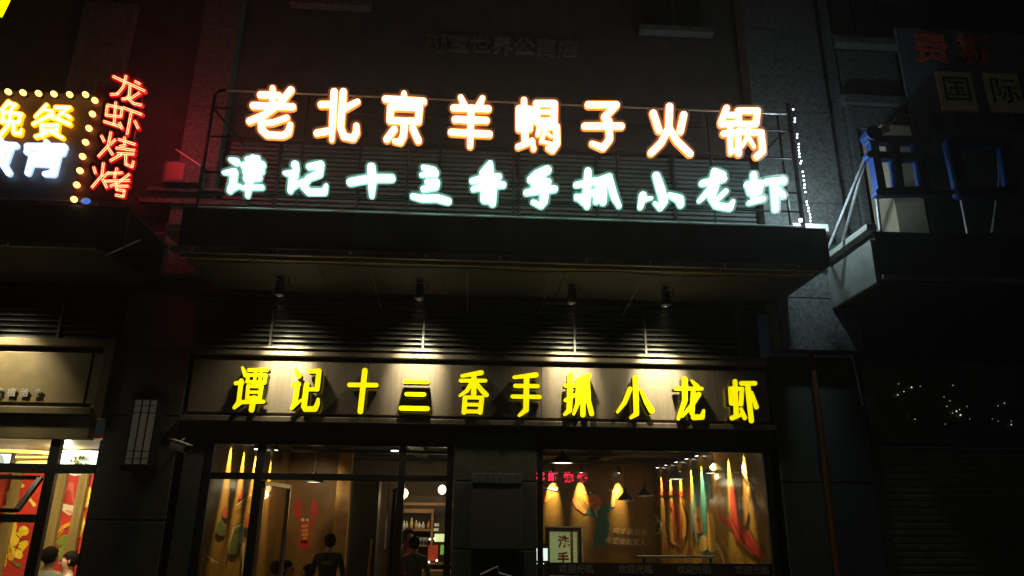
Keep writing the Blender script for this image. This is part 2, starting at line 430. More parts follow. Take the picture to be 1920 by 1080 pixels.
# sign band: top trim, shadow gap, panel sheets, bottom ledge
MB().box(-3.84, 4.26, -0.09, 0.1, 3.80, 3.895).build('top_trim', K['panel'], SF, bevel=.012)
MB().box(-3.84, 4.26, -0.12, 0.1, 3.897, 3.918).build('top_lip', K['panel'], SF, bevel=.005)
box('shadow_gap', K['dark'], SF, -3.83, 4.25, -0.0, 0.1, 3.74, 3.799)
px_ = [-3.80, -1.42, 1.00, 4.24]
for a, b in zip(px_[:-1], px_[1:]): MB().box(a+.002, b-.002, -0.03, 0.1, 3.02, 3.738).build('sign_panel', K['panel'], SF, bevel=.004)
box('shadow_gap', K['dark'], SF, -3.83, 4.25, 0.0, 0.1, 2.965, 3.019)
MB().box(-3.84, 4.26, -0.15, 0.1, 2.885, 2.962).build('bottom_ledge', K['panel'], SF, bevel=.01)
box('window_head', mat('head_panel', (0.07, 0.062, 0.05), .6, var=.2), SF, -3.84, 4.26, -0.02, 0.1, 2.64, 2.883)
# door bay framing
def vbar(x, w, z0=-0.4, z1=2.64, y0=-0.03, y1=0.05, name='mullion', par=None, m='frame'):
    return MB().box(x-w/2, x+w/2, y0, y1, z0, z1).build(name, K[m], par or SF, bevel=.004)
def hbar(x0, x1, z, w, y0=-0.028, y1=0.048, name='transom'):
    return MB().box(x0, x1, y0, y1, z-w/2, z+w/2).build(name, K['frame'], SF, bevel=.004)
for x, w_ in ((-3.42, .1), (-2.75, .11), (-0.875, .085), (-0.235, .09), (0.98, .07), (4.13, .1)): vbar(x, w_)
vbar(-3.62, .26, y0=-.02, y1=.1, name='jamb_panel', m='stone')
hbar(-3.37, -2.805, 2.19, .085); hbar(-2.695, -0.918, 2.19, .085); hbar(-0.832, -0.28, 2.19, .085)
hbar(-3.37, -0.28, 2.62, .04); hbar(1.015, 4.08, 2.615, .05)
def pane(x0, x1, z0, z1, y=0.01): return MB().box(x0, x1, y, y+.008, z0, z1).build('pane', K['glass'], SF)
pane(-3.37, -2.805, -.3, 2.147); pane(-3.37, -2.805, 2.233, 2.6)
pane(-2.695, -0.918, 2.233, 2.6); pane(-0.832, -0.28, -.3, 2.147); pane(-0.832, -0.28, 2.233, 2.6)
pane(1.015, 4.08, -.3, 2.59)
# printed band along the window bottom
bandm = mat('window_film', (0.05, 0.035, 0.03), .5)
box('window_film', bandm, SF, 1.03, 4.07, -0.004, 0.004, 0.985, 1.15)
for i in range(4):
    text_obj('film_lettering', '欢迎光临', 0.115, (1.45+i*.78, -0.008, 1.065), mat('film_print', (0.35, 0.3, 0.25), .6), SF, bold=.001, depth=.001)
box('sill_wall', K['stone'], SF, 1.0, 4.1, -0.04, 0.1, -0.4, 0.25)
# open door leaves
def leaf(x, w_, ang, gold):
    d = Vector((math.sin(ang), math.cos(ang), 0)); p0 = Vector((x, .03, 0)); p1 = p0 + d*w_
    m = MB(); Z = lambda p, z: (p.x, p.y, z)
    m.bar(Z(p0, -.35), Z(p0, 2.13), .05, .06).bar(Z(p1, -.35), Z(p1, 2.13), .05, .06)
    m.bar(Z(p0, 2.105), Z(p1, 2.105), .045, .05).bar(Z(p0, -.3), Z(p1, -.3), .045, .1)
    lf = m.build('door_leaf', gold, SF)
    MB().quad(Z(p0, -.25), Z(p1, -.25), Z(p1, 2.08), Z(p0, 2.08)).build('door_pane', K['glass'], lf)
    h = p0 + d*w_*.88 + Vector((d.y, -d.x, 0))*.06
    MB().tube([Z(h, .6), Z(h, 1.5)], .014).build('handle', K['galv'], lf)
goldm = mat('brass_door_frame', (0.45, 0.33, 0.16), .35, metal=.6, var=.2)
leaf(-2.68, .95, 0.12, goldm)
leaf(-0.90, .95, -0.16, K['steel'])
MB().tube([(-1.05, .1, 1.3), (-1.05, .1, 2.1)], .012).build('door_closer_rod', K['galv'], SF)

# yellow fascia letters ------------------------------------------------
YL = thing('fascia_sign_lettering', 'row of ten yellow letters standing off the bronze band above the doors', 'sign lettering', (0.2, -0.16, 3.0))
E1 = (360, 620, 3.2); F1 = (900, 620, 3.2)
Y = {
 'tan': (E1, [[(303,222,6),(322,266,13)], [(262,315,9),(300,312,12)], [(296,300,11),(280,430,12),(253,462,8)], [(255,462,7),(312,422,5)],
   [(342,236,9),(448,236,9)], [(382,240,7),(376,298,7)], [(414,240,7),(408,298,7)], [(337,266,8),(442,268,8)], [(338,268,8),(332,305,8)], [(441,268,8),(434,312,9)], [(330,306,8),(434,312,8)],
   [(337,332,8),(418,335,9)], [(337,332,9),(330,404,9)], [(416,335,10),(406,404,10)], [(333,368,7),(412,370,7)], [(330,402,8),(408,404,8)], [(305,428,10),(428,426,9)], [(372,405,15),(357,475,14)]]),
 'ji': (E1, [[(622,232,5),(640,270,14)], [(605,322,9),(640,322,11)], [(634,320,13),(618,430,13),(596,466,7)], [(598,466,7),(655,416,5)],
   [(708,244,11),(762,242,12)], [(762,242,13),(750,350,13)], [(690,352,9),(748,352,10)], [(688,325,14),(672,455,14)], [(680,470,14),(738,470,14),(752,440,12),(757,412,7)]]),
 'shi': (E1, [[(945,325,11),(1105,327,11)], [(1037,240,14),(1010,484,14)]]),
 'san': (E1, [[(1276,306,9),(1412,309,9)], [(1288,381,10),(1392,383,10)], [(1254,465,12),(1412,468,12)]]),
 'xiang': (E1, [[(1620,272,8),(1735,252,13)], [(1612,300,9),(1760,300,9)], [(1692,265,13),(1690,380,13)], [(1680,310,11),(1650,360,10),(1608,390,6)], [(1700,310,11),(1740,360,12),(1766,385,12)],
   [(1638,402,11),(1632,490,12)], [(1740,402,11),(1728,490,12)], [(1640,400,9),(1740,402,9)], [(1640,443,8),(1732,445,8)], [(1636,484,9),(1730,486,9)]]),
 'shou': (F1, [[(205,280,8),(335,266,14)], [(212,331,10),(346,333,10)], [(195,395,10),(358,398,10)], [(280,275,14),(276,475,14),(236,508,7)]]),
 'zhua': (F1, [[(542,268,14),(536,478,14),(508,502,7)], [(512,330,8),(572,330,8)], [(512,418,8),(572,385,8)], [(600,292,8),(655,270,13)], [(592,298,13),(588,430,12),(562,500,6)],
   [(622,300,12),(617,505,13)], [(646,288,10),(650,420,12),(670,498,13)]]),
 'xiao': (F1, [[(932,285,14),(938,498,14),(905,522,7)], [(900,350,12),(868,430,12),(825,488,6)], [(965,357,6),(1000,430,13),(1030,480,15)]]),
 'long': (F1, [[(1175,348,9),(1330,348,9)], [(1228,292,14),(1230,420,14),(1190,528,8)], [(1270,300,5),(1302,335,13)], [(1280,360,12),(1272,495,13)], [(1282,520,14),(1332,518,14),(1342,480,7)], [(1312,382,13),(1270,450,12),(1214,514,6)]]),
 'xia': (F1, [[(1502,348,11),(1508,436,11)], [(1502,348,10),(1572,350,10)], [(1572,350,11),(1566,440,11)], [(1508,436,10),(1568,440,10)], [(1530,305,12),(1538,508,13)], [(1512,524,12),(1580,500,8)], [(1566,470,8),(1588,522,12)],
   [(1568,316,11),(1650,316,11)], [(1605,320,14),(1628,540,13)], [(1630,372,7),(1658,458,12)]]),
}
for k, (o_, st) in Y.items():
    fr, sd = glyph(tr(*o_, 10, st), on_plane(-0.20), (0, 0.13, 0), iso=0.9, h=0.8)
    lf = fr.build('letter', K['yellow_face'], YL)
    sd.build('letter_return', K['yellow_side'], lf)
    c = np.mean(np.array(fr.v), axis=0)
    for dx in (-.12, .12): MB().tube([(c[0]+dx, -.14, c[2]), (c[0]+dx, -.03, c[2])], .008, 6).build('standoff', K['galv'], lf)

# ================================================================== canopy
CP = thing('main_canopy', 'deep dark metal canopy carrying the two lit sign rows over the restaurant', 'canopy', (0.4, -0.7, 4.7))
for a, b in zip([-3.6, -1.5, 0.6, 2.7], [-1.5, 0.6, 2.7, 4.56]):
    MB().box(a+.002, b-.002, -1.62, -1.44, 4.79, 5.305).build('fascia_sheet', K['fascia'], CP, bevel=.004)
box('top_sheet', K['fascia'], CP, -3.59, 4.55, -1.43, -0.31, 5.25, 5.30)
box('end_panel', K['fascia'], CP, -3.6, -3.55, -1.43, -0.01, 4.79, 5.245)
box('end_panel', K['fascia'], CP, 4.51, 4.56, -1.43, -0.31, 4.79, 5.245)
MB().box(-3.66, 4.4, -1.66, -1.602, 4.70, 4.785).build('edge_trim', K['edge'], CP, bevel=.008)
for a, b in zip([-3.62, -2.0, -.4, 1.2, 2.8], [-2.0, -.4, 1.2, 2.8, 4.4]):
    box('soffit_board', K['soffit'], CP, a+.004, b-.004, -1.43, -0.06, 4.745, 4.785)
MB().box(-3.62, 4.4, -1.47, -1.435, 4.70, 4.74).build('edge_strip', mat('ochre_strip', (0.4, 0.24, 0.05), .6, var=.3), CP)
# spotlights under the canopy
def flood(x, lab, e=1.0, dx=0.0, dz=0.0):
    t = thing('canopy_spotlight', lab, 'spotlight', (x, -0.65, 4.745), 'spotlights under the main canopy')
    MB().box(x-.04, x+.04, -0.70, -0.60, 4.725, 4.744).build('base', K['steel'], t)
    MB().tube([(x, -.65, 4.73), (x, -.65, 4.68)], .012).build('stem', K['steel'], t)
    MB().tube([(x, -.68, 4.70), (x, -.645, 4.58)], [.055, .06], 14).build('housing', K['steel'], t)
    MB().lathe((x, -.645, 4.50), [(.066, .1), (.066, 0), (.062, 0), (.062, .1)], 16).build('shroud', K['steel'], t)
    MB().tube([(x, -.645, 4.579), (x, -.645, 4.572)], .048, 14).build('lens', K['lamp_disc'], t)
    MB().tube([(x+.05, -.68, 4.6), (x+.12, -.66, 4.66), (x+.1, -.65, 4.74)], .006, 6).build('cable', K['steel'], t)
    light('spot_beam', 'SPOT', (x, -.62, 4.49), 680*e, (1.0, .87, .56), (x+dx, 0, 3.66+dz), .05, 50, 1.0, t)
    light('spill_beam', 'SPOT', (x, -.62, 4.48), 60*e, (1.0, .86, .56), (x+dx, 0, 3.1), .07, 112, 1.0, t)
flood(-6.6, 'black spotlight under the left canopy, beyond the left edge', .4, .5, -.1)
flood(-2.58, 'black spotlight leftmost under the canopy, beside the first hanging wire', 1.05, .04, 0)
flood(-0.72, 'black spotlight under the canopy above the third yellow letter gap', .9, -.02, .03)
flood(1.36, 'black spotlight under the canopy, third from the left', .8, .05, .02)
flood(2.66, 'black spotlight rightmost under the canopy, above the last yellow letters', 1.15, .02, -.04)
for x0_, x1_ in ((-1.33, -1.26), (-.08, -.06), (1.02, .96), (2.25, 2.13)):
    MB().tube([(x0_, -1.1, 4.74), (x1_, -.3, 4.44)], .004, 5).build('hanging_wire', K['dull_tube'], CP)
for k_ in range(9):
    x_ = -3.3+k_*.93+random.uniform(-.1, .1); MB().box(x_-.012, x_+.012, -1.672, -1.661, 4.72, 4.765).build('trim_clip', K['galv'], CP)
MB().tube([(x_, -1.30+.02*math.sin(x_*3), 4.735-.025*abs(math.sin(x_*1.7))) for x_ in [(-3.4+i_*.35) for i_ in range(22)]], .009, 6).build('lamp_cable', K['steel'], CP)
# ---- roof sign ------------------------------------------------------
RS = thing('roof_sign', 'double row lit sign on black steel frame standing on the canopy edge', 'sign', (0.4, -1.4, 5.36))
fy = -1.42
MB().tube([(-3.52, fy, 5.37), (-3.52, fy, 7.05), (-3.47, fy, 7.11), (-3.38, fy, 7.13)], .022).build('post', K['steel'], RS)
for x in (-2.3, -0.9, .5, 1.9, 3.2): MB().tube([(x, fy+.04, 5.37), (x, fy+.04, 7.12)], .016).build('post', K['steel'], RS)
MB().tube([(4.36, fy, 5.37), (4.36, fy, 7.28)], .03).build('post', K['steel'], RS)
MB().tube([(4.24, fy+.1, 5.37), (4.24, fy+.1, 7.2)], .018).build('post', K['steel'], RS)
for z in (7.12, 6.85, 6.42, 5.9, 5.62, 5.40):
    MB().tube([(-3.5, fy, z), (4.36, fy, z)], .014 if z > 5.5 else .02).build('rail', K['galv'] if z in (5.40, 7.12) else K['steel'], RS)
for x in (-3.52, -.9, 1.9, 4.3): MB().tube([(x, fy, 6.85), (x, -0.02, 7.05)], .015).build('stay', K['steel'], RS)
A = (400, 140, 3.858); Bc = (700, 140, 3.8575); C = (940, 130, 3.2)
OR = [
 (A, 24, [[(428,95,18),(428,230)], [(340,145),(470,150)], [(288,222),(572,232)], [(560,110),(480,210),(370,290),(262,335)], [(530,310,20),(430,345,20),(360,350,20)], [(345,300),(348,395),(390,435),(500,440),(540,420),(556,362,20)]]),
 (A, 24, [[(874,122),(862,340),(856,472,16)], [(780,215),(850,215)], [(750,422),(840,405)], [(940,122),(920,380),(945,445),(1010,460),(1034,420),(1034,368,20)], [(955,240),(1042,195,20)]]),
 (Bc, 24, [[(222,132,16),(222,170)], [(88,175),(362,192)], [(125,232),(120,330)], [(125,232),(332,238)], [(334,238),(325,335)], [(122,330),(325,338)], [(225,350),(218,440),(195,485),(155,480,18)], [(150,395),(98,465)], [(285,388),(325,475)]]),
 (Bc, 24, [[(632,162,18),(655,215)], [(790,168,18),(768,215)], [(582,240),(830,246)], [(592,322),(816,330)], [(565,415),(838,430)], [(708,240),(700,515,20)]]),
 (Bc, 24, [[(1090,182,20),(1094,400)], [(1055,245),(1055,390)], [(1055,245),(1130,250)], [(1130,250),(1130,390)], [(1055,390),(1130,390)], [(1094,400),(1100,490)], [(1048,520,20),(1150,480,20)], [(1150,470,14),(1160,535,18)],
    [(1180,208),(1310,208)], [(1180,208),(1182,340)], [(1310,208),(1308,330)], [(1190,270,16),(1300,270,16)], [(1188,335),(1308,335)], [(1205,370,18),(1190,430,16)], [(1200,385,18),(1325,375)], [(1325,375),(1328,495),(1295,545),(1262,530,16)], [(1240,410,14),(1215,480,14)], [(1215,480,12),(1290,500,12)], [(1255,420,10),(1285,445,10)]]),
 (C, 20, [[(522,212),(690,212)], [(690,214),(620,285),(640,320)], [(645,310),(650,420),(610,470),(545,445,16)], [(502,340),(720,340)]]),
 (C, 20, [[(912,262),(946,365)], [(1095,272),(1074,370)], [(1010,222),(1005,350),(960,440),(900,500)], [(1005,350),(1055,430),(1132,505)]]),
 (C, 18, [[(1352,232),(1318,318)], [(1345,272),(1390,275)], [(1320,328),(1400,325)], [(1335,385),(1400,380)], [(1372,330),(1376,495,14)], [(1376,500,14),(1420,470,10)],
    [(1422,248),(1538,248)], [(1422,248),(1426,328)], [(1538,248),(1528,328)], [(1426,328),(1528,328)], [(1420,375),(1424,505)], [(1420,372),(1560,378)], [(1560,378),(1570,490),(1532,522)], [(1485,340,13),(1474,410,13),(1446,460,10)], [(1482,405,12),(1518,465,10)]]),
]
def beads_along(strokes, mapper, off, step, r, dedupe=True, edge=None):
    m = MB(); seen = []
    for st in strokes:
        for (ax, ay, ar), (bx, by, br) in zip(st[:-1], st[1:]):
            L = math.hypot(bx-ax, by-ay)
            if L < .1: continue
            nx_, ny_ = -(by-ay)/L, (bx-ax)/L
            n = max(1, int(L/step))
            for i in range(n+1):
                t = i/n; rr = ar+(br-ar)*t
                for s_ in (-1, 1):
                    o_ = off if off is not None else rr-edge
                    x, y = ax+(bx-ax)*t+nx_*o_*s_, ay+(by-ay)*t+ny_*o_*s_
                    if edge is not None and float(sdf(strokes, np.array([[x]]), np.array([[y]]))[0, 0]) < -edge-0.6: continue
                    if any(abs(x-a)+abs(y-b) < step*.55 for a, b in seen): continue
                    seen.append((x, y)); m.bead(mapper(x, y), r)
    return m
for o_, r, st in OR:
    stk = tr(*o_, r, st)
    fr, sd = glyph(stk, on_plane(-1.60), (0, 0.03, 0), iso=-0.3, h=1.0)
    lf = fr.build('letter', K['orange_face'], RS)
    fr2, sd2 = glyph(stk, on_plane(-1.59), (0, 0.045, 0), iso=1.1, h=1.0)  # wider glowing rim imitates the halo round the face
    n = len(fr2.v); fr2.v += sd2.v; fr2.f += [tuple(i+n for i in f) for f in sd2.f]
    fr2.build('letter_return', K['orange_side'], lf)
    glyph(stk, on_plane(-1.53), (0, .01, 0), iso=5.5, h=1.5)[0].build('added_halo_plate', K['halo_plate'], lf)  # added plate, there only to show a halo
    glyph(stk, on_plane(-1.50), (0, .01, 0), iso=-2, h=1.8)[0].build('added_rear_glow', K['rear_warm'], lf)  # added emitter hidden behind the letter, lights the wall
    beads_along(stk, on_plane(-1.60), None, 3.1, .0085, edge=0.3).build('led_bead', K['orange_bead'], lf, kind='stuff')
WH = [
 (A, [[(120,612,12),(165,628,24)], [(72,706,10),(150,700,22),(140,790,24),(118,838,18)], [(130,830,12),(190,800,10)], [(240,606,12),(320,602,16)], [(285,600,20),(280,700,20)], [(222,655,24),(350,652,26)], [(235,700,22),(345,695,22)], [(238,745,22),(330,742,20)], [(205,815,12),(350,812,16)], [(262,740,26),(246,875,14)]]),
 (A, [[(590,650,26),(602,685,16)], [(512,708,10),(585,718,28),(565,790,22),(555,840,16)], [(560,830,12),(640,765,10)], [(690,662,18),(775,648,24),(765,715,24),(690,745,20),(648,800,22),(690,848,22),(800,848,22),(816,800,12)]]),
 (A, [[(992,775,26),(1140,748,24),(1288,748,26)], [(1142,665,26),(1150,760,28),(1145,875,16)]]),
 (Bc, [[(362,668,16),(430,692,26),(450,712,22),(345,722,12)], [(388,772,16),(455,778,24),(450,805,24),(362,825,18)], [(285,878,18),(350,894,22),(460,892,24),(540,914,24)]]),
 (Bc, [[(840,657,24),(785,708,16)], [(715,766,18),(820,742,22),(908,735,20)], [(722,826,16),(830,792,24),(940,795,20)], [(812,760,26),(805,900,28)], [(868,770,26),(862,930,22)], [(830,830,40),(832,890,38)], [(845,640,18),(845,760,26)]]),
 (C, [[(275,602,24),(215,630,24),(175,660,18)], [(195,690,16),(280,672,18)], [(150,738,16),(230,722,20),(320,716,18)], [(235,640,24),(262,720,24),(255,790,22),(240,820,14),(190,795,12)]]),
 (C, [[(520,608,18),(515,700,22),(515,820,16)], [(448,692,14),(570,668,18)], [(452,772,12),(560,735,16)], [(450,760,12),(500,800,16)], [(600,655,12),(650,642,16)], [(590,665,16),(582,720,20),(570,790,16)], [(614,695,18),(612,795,18)], [(650,660,18),(680,765,18),(708,820,12)]]),
 (C, [[(930,636,20),(958,720,24),(975,790,22),(955,832,14),(922,800,8)], [(850,755,20),(835,825,14)], [(850,780,14),(905,770,6)], [(1010,752,12),(1070,778,24),(1078,810,18)]]),
 (C, [[(1278,606,14),(1335,628,14)], [(1205,682,16),(1335,655,18)], [(1282,615,20),(1262,710,18),(1190,786,12)], [(1285,700,20),(1262,770,18),(1290,815,18),(1372,830,18),(1392,790,10)], [(1348,730,14),(1290,785,10)]]),
 (C, [[(1478,690,18),(1560,680,16)], [(1482,695,16),(1492,738,14)], [(1558,685,14),(1550,735,14)], [(1492,738,14),(1550,735,14)], [(1515,628,16),(1520,785,18)], [(1488,800,12),(1572,775,14)], [(1592,672,16),(1692,665,20)], [(1638,675,20),(1645,840,16)], [(1668,722,12),(1692,755,14)]]),
]
for o_, st in WH:
    stk = tr(*o_, 20, st)
    fr, sd = glyph(stk, on_plane(-1.60), (0, 0.03, 0), iso=-0.6, h=1.0)
    lf = fr.build('letter', K['white_face'], RS)
    fr2, sd2 = glyph(stk, on_plane(-1.59), (0, 0.045, 0), iso=0.8, h=1.0)  # wider rim whose glow imitates the teal halo
    n = len(fr2.v); fr2.v += sd2.v; fr2.f += [tuple(i+n for i in f) for f in sd2.f]
    fr2.build('letter_return', K['white_side'], lf)
    glyph(stk, on_plane(-1.53), (0, .01, 0), iso=5.5, h=1.5)[0].build('added_halo_plate', K['halo_plate'], lf)  # added halo catcher behind the white letter
    glyph(stk, on_plane(-1.50), (0, .01, 0), iso=-2, h=1.8)[0].build('added_rear_glow', K['rear_white'], lf)  # hidden emitter added to light the screen behind
# louvred screen on the wall behind the sign
scr = thing('louvred_screen', 'dark horizontal louvred screen on the wall behind the double lit sign', 'louvred screen', (0.4, -0.2, 5.3))
m = MB()
for k in range(24):
    z = 5.3+k*.075; m.box(-3.7, 4.3, -0.12, -0.05, z, z+.045)
m.build('slat', mat('screen_slat', (0.13, 0.15, 0.15), .55, metal=.1, var=.25, vscale=3), scr, kind='stuff')
for x in (-2.95, -1.75, -.55, .65, 1.85, 3.05): box('post', K['fascia'], scr, x-.02, x+.02, -0.15, -0.122, 5.3, 7.12)
box('screen_backing', K['black_face'], scr, -3.7, 4.3, -0.049, -0.005, 5.3, 7.12)

# white fairy light cord hanging beside the sign frame
FL = thing('string_lights', 'cord of tiny white lights running down the right end of the roof sign', 'string lights', (4.45, -1.5, 5.36))
pts = [(1487,205),(1490,222),(1491,228),(1494,252),(1494,258),(1497,270),(1497,276),(1498,282),(1499,288),(1500,294),(1502,302),(1502,306),(1506,322),(1507,330),(1508,338),(1509,346),(1509,352),(1511,360),(1513,378),(1514,384),(1516,390),(1517,396),(1518,402),(1519,408),(1520,414),(1521,420)]
MB().tube([at(1486, 196, -1.5)] + [at(x+random.uniform(-.8, .8), y, -1.5) for x, y in pts], .006, 5).build('cord', K['steel'], FL)
for x, y in pts: MB().ball(at(x+random.uniform(-1, 1), y, -1.51), .012, 6, 4).build('bulb_or_glint', K['led_white'], FL)
MB().ball(at(1501, 413, -1.5), .026, 8, 6).build('bulb_or_glint', K['led_white'], FL)
light('cord_fill', 'POINT', at(1516, 370, -1.25), 48, (.72, .92, 1), size=.08, parent=FL)  # added unseen lamp, boosts the light of the cord
# flat white bracket lamp right of the cord
bl = MB().box(4.62, 5.15, -0.62, -0.50, 5.70, 5.82).build('bracket_box', K['white_paint'], None, bevel=.01)
tag(bl, 'flat pale bracket box sticking out right of the fairy light cord', 'bracket')
yb = MB().ball(at(1541, 462, -1.0), .09, 10, 8, .7).build('yellow_bag', mat('yellow_plastic', (0.6, 0.42, 0.02), .5, var=.2, vscale=12), smooth=True)
tag(yb, 'small yellow plastic bag tucked under the right end of the canopy', 'bag')

# ================================================================== left shop
LS = thing('left_shopfront', 'neighbouring eatery front with red murals behind glass at the left edge', 'shopfront', (-6, 0, -0.4))
box('louvre_backing', K['black_face'], LS, -9, -4.86, 0.12, 0.2, 3.86, 4.7)
for a, b in ((-9, -7.4), (-7.38, -5.68), (-5.66, -4.9)):
    for k in range(9): slat_mesh(a, b, 3.99+k*.078, .078).build('louvre_slat', K['louvre'], LS)
for x in (-7.39, -5.67): box('louvre_post', K['louvre'], LS, x-.02, x+.02, -0.06, .1, 3.98, 4.7)
lp = mat('olive_bronze_sheet', (0.2, 0.155, 0.07), .55, metal=.1, var=.2, vscale=3)
MB().box(-9, -4.85, -0.10, .1, 3.86, 3.97).build('top_trim', lp, LS, bevel=.01)
box('shadow_gap', K['dark'], LS, -9, -5.0, -.02, .1, 3.79, 3.859)
MB().box(-4.998, -4.85, -0.10, .1, 2.9, 3.858).build('end_trim', lp, LS, bevel=.01)
MB().box(-9, -5.16, -0.04, .1, 3.10, 3.788).build('sign_panel', lp, LS, bevel=.006)
box('shadow_gap', K['dark'], LS, -5.158, -5.128, -.02, .1, 3.06, 3.788)
MB().box(-5.126, -5.0, -0.04, .1, 3.10, 3.788).build('sign_panel', lp, LS, bevel=.006)
box('shadow_gap', K['dark'], LS, -9, -5.16, -.02, .1, 3.04, 3.098)
MB().box(-9, -5.0, -0.12, .1, 2.94, 3.038).build('bottom_ledge', lp, LS, bevel=.01)
MB().box(-9, -5.0, -0.06, .1, 2.62, 2.938).build('window_head', lp, LS, bevel=.01)
text_obj('sign_lettering', '客宿洽食', .115, at(34, 737, -.06), mat('grey_letter', (0.4, 0.39, 0.36), .6), LS, bold=.003, depth=.006, spacing=1.9)
for x, w_ in ((-5.41, .13), (-4.80, .1), (-6.6, .1)): MB().box(x-w_/2, x+w_/2, -.03, .05, -.4, 2.62).build('mullion', K['frame'], LS)
for a, b in ((-9, -6.655), (-6.545, -5.48), (-5.34, -4.855)):
    MB().box(a, b, -.028, .048, 2.19, 2.31).build('transom', K['frame'], LS)
    MB().box(a, b, .01, .018, 2.312, 2.615).build('pane', K['glass'], LS)
MB().box(-6.545, -5.48, -.028, .048, 1.58, 1.68).build('transom', K['frame'], LS)
MB().box(-6.545, -5.48, .01, .018, -.3, 1.578).build('pane', K['glass'], LS)
MB().box(-5.34, -4.855, .01, .018, -.3, 2.188).build('pane', K['glass'], LS)
sa = MB()
p1, p2, p3, p4 = Vector((-6.5, -.05, 2.13)), Vector((-5.5, -.05, 2.13)), Vector((-5.5, -.42, 1.72)), Vector((-6.5, -.42, 1.72))
for a, b in ((p1, p2), (p2, p3), (p3, p4), (p4, p1)): sa.bar(a, b, .06, .05)
so_ = sa.build('sash', K['frame'], LS)
MB().quad(p1, p2, p3, p4).build('sash_pane', K['glass'], so_)
# left interior
room_l = MB().quad((-10, 3.2, -.3), (-4.75, 3.2, -.3), (-4.75, 3.2, 3.05), (-10, 3.2, 3.05)).build('back_wall_left_shop', mat('red_mural_ground', (0.5, 0.035, 0.02), .5, var=.2, vscale=2)); struct(room_l)
struct(MB().quad((-10, .1, 2.66), (-10, 3.2, 2.40), (-4.7, 3.2, 2.40), (-4.7, .1, 2.66)).build('ceiling_left_shop', mat('pale_brown_ceiling', (0.35, 0.27, 0.17), .6, var=.2, vscale=2)))
struct(MB().box(-10, -4.6, .06, 3.2, -.35, -.3).build('floor_left_shop', K['floor']))
struct(MB().box(-4.75, -4.7, .06, 3.2, -.3, 3.05).build('side_wall_left_shop', K['beige']))
ML = thing('food_mural', 'bright red wall mural of fruit, peppers and pork behind the left window', 'mural', (-6, 3.19, .6))
Lc = (0, 780, 3.6)
def mural(par, name, strokes, oc, col, mapper, r=10, em=0, wob=0.0, h=1.0, rough=.5):
    fr, sd = glyph(tr(*oc, r, strokes), mapper, (0, .002, 0), h=h, wob=wob)
    return fr.build(name, mat(name+'_paint', col, rough, var=.18, vscale=9), par)
yp = on_plane(3.19); yp2 = on_plane(3.186); yp3 = on_plane(3.18)
mural(ML, 'lemon', [[(160,775,34)], [(120,810,24),(95,860,20)], [(165,860,26),(130,910,22),(100,940,16)]], Lc, (.85,.6,.02), yp)
mural(ML, 'peach', [[(310,780,26),(300,850,22)], [(290,880,16)], [(5,880,20),(30,800,16)]], Lc, (.85,.5,.04), yp)
mural(ML, 'orange_slice', [[(380,810,12),(430,750,14),(500,715,12)]], Lc, (.75,.35,.03), yp2)
mural(ML, 'pepper', [[(390,850,20),(440,830,30),(420,880,26),(400,960,14)], [(400,740,10),(395,700,12)]], Lc, (.2,.25,.04), yp)
mural(ML, 'pork_plate', [[(440,620,26),(470,640,28)], [(425,610,18),(500,615,10)]], Lc, (.7,.62,.5), yp)
mural(ML, 'pork_fat', [[(450,640,10),(475,650,12)]], Lc, (.6,.25,.15), yp2)
mural(ML, 'note_card', [[(345,590,16),(338,650,16)]], Lc, (.75,.7,.6), yp)
mural(ML, 'yellow_pattern', [[(545,640,22),(550,720,24),(530,800,18)], [(590,500,26),(580,600,16)]], Lc, (.8,.65,.1), yp, wob=1.0)
mural(ML, 'corn', [[(100,720,14),(80,900,22)], [(130,940,24),(90,930,20)]], Lc, (.85,.62,.05), yp2, wob=1.2)
mural(ML, 'chilli', [[(370,900,6),(350,950,10)], [(520,880,8),(500,930,6)]], Lc, (.7,.35,.03), yp2)
mural(ML, 'smoke_swirl', [[(430,520,6),(480,460,16),(500,600,4)]], Lc, (.55,.12,.08), yp2)
for x0, x1, lb_ in ((410, 330, 'second from the right'), (560, 480, 'rightmost'), (90, 30, 'third from the right'), (-100, -160, 'leftmost')):
    a, b = at(x0/3.6, 780+400/3.6, 3.05), at(x1/3.6, 780+950/3.6, 3.05)
    t = MB().box((a.x+b.x)/2-.07, (a.x+b.x)/2+.07, 3.02, 3.1, -.3, 2.40).build('wood_batten', mat('olive_wood_batten', (0.2, 0.14, 0.04), .6, var=.3, vscale=12, stretch=(1, 1, .1)))
    tag(t, lb_+' upright olive wood batten in front of the red food mural', 'batten', 'battens in front of the food mural')
mural(ML, 'fried_dough', [[(20,740,20),(35,790,24)], [(10,830,18),(20,880,26)], [(30,940,20),(20,1000,24)], [(60,880,14),(75,960,18)]], Lc, (.8,.4,.04), yp2, wob=1.0)
mural(ML, 'egg_yolk', [[(160,760,15)], [(310,800,9)]], Lc, (.9,.75,.15), yp3)
mural(ML, 'leaf', [[(250,930,8),(225,980,16)], [(480,800,8),(440,900,5)], [(500,790,5),(460,880,8)], [(95,990,10),(130,1010,14)]], Lc, (.12,.2,.04), yp3, wob=.8)
mural(ML, 'outline', [[(110,800,3),(150,840,3),(190,830,3)], [(90,880,3),(140,900,3)], [(290,860,3),(330,840,3)], [(370,820,3),(420,770,3),(490,735,3)], [(380,900,3),(420,870,3)]], Lc, (.12,.03,.01), yp3)
mural(ML, 'red_crate', [[(480,840,12),(520,840,12)], [(475,850,8),(465,960,8)], [(480,960,6),(520,960,6)]], Lc, (.6,.03,.03), yp3)
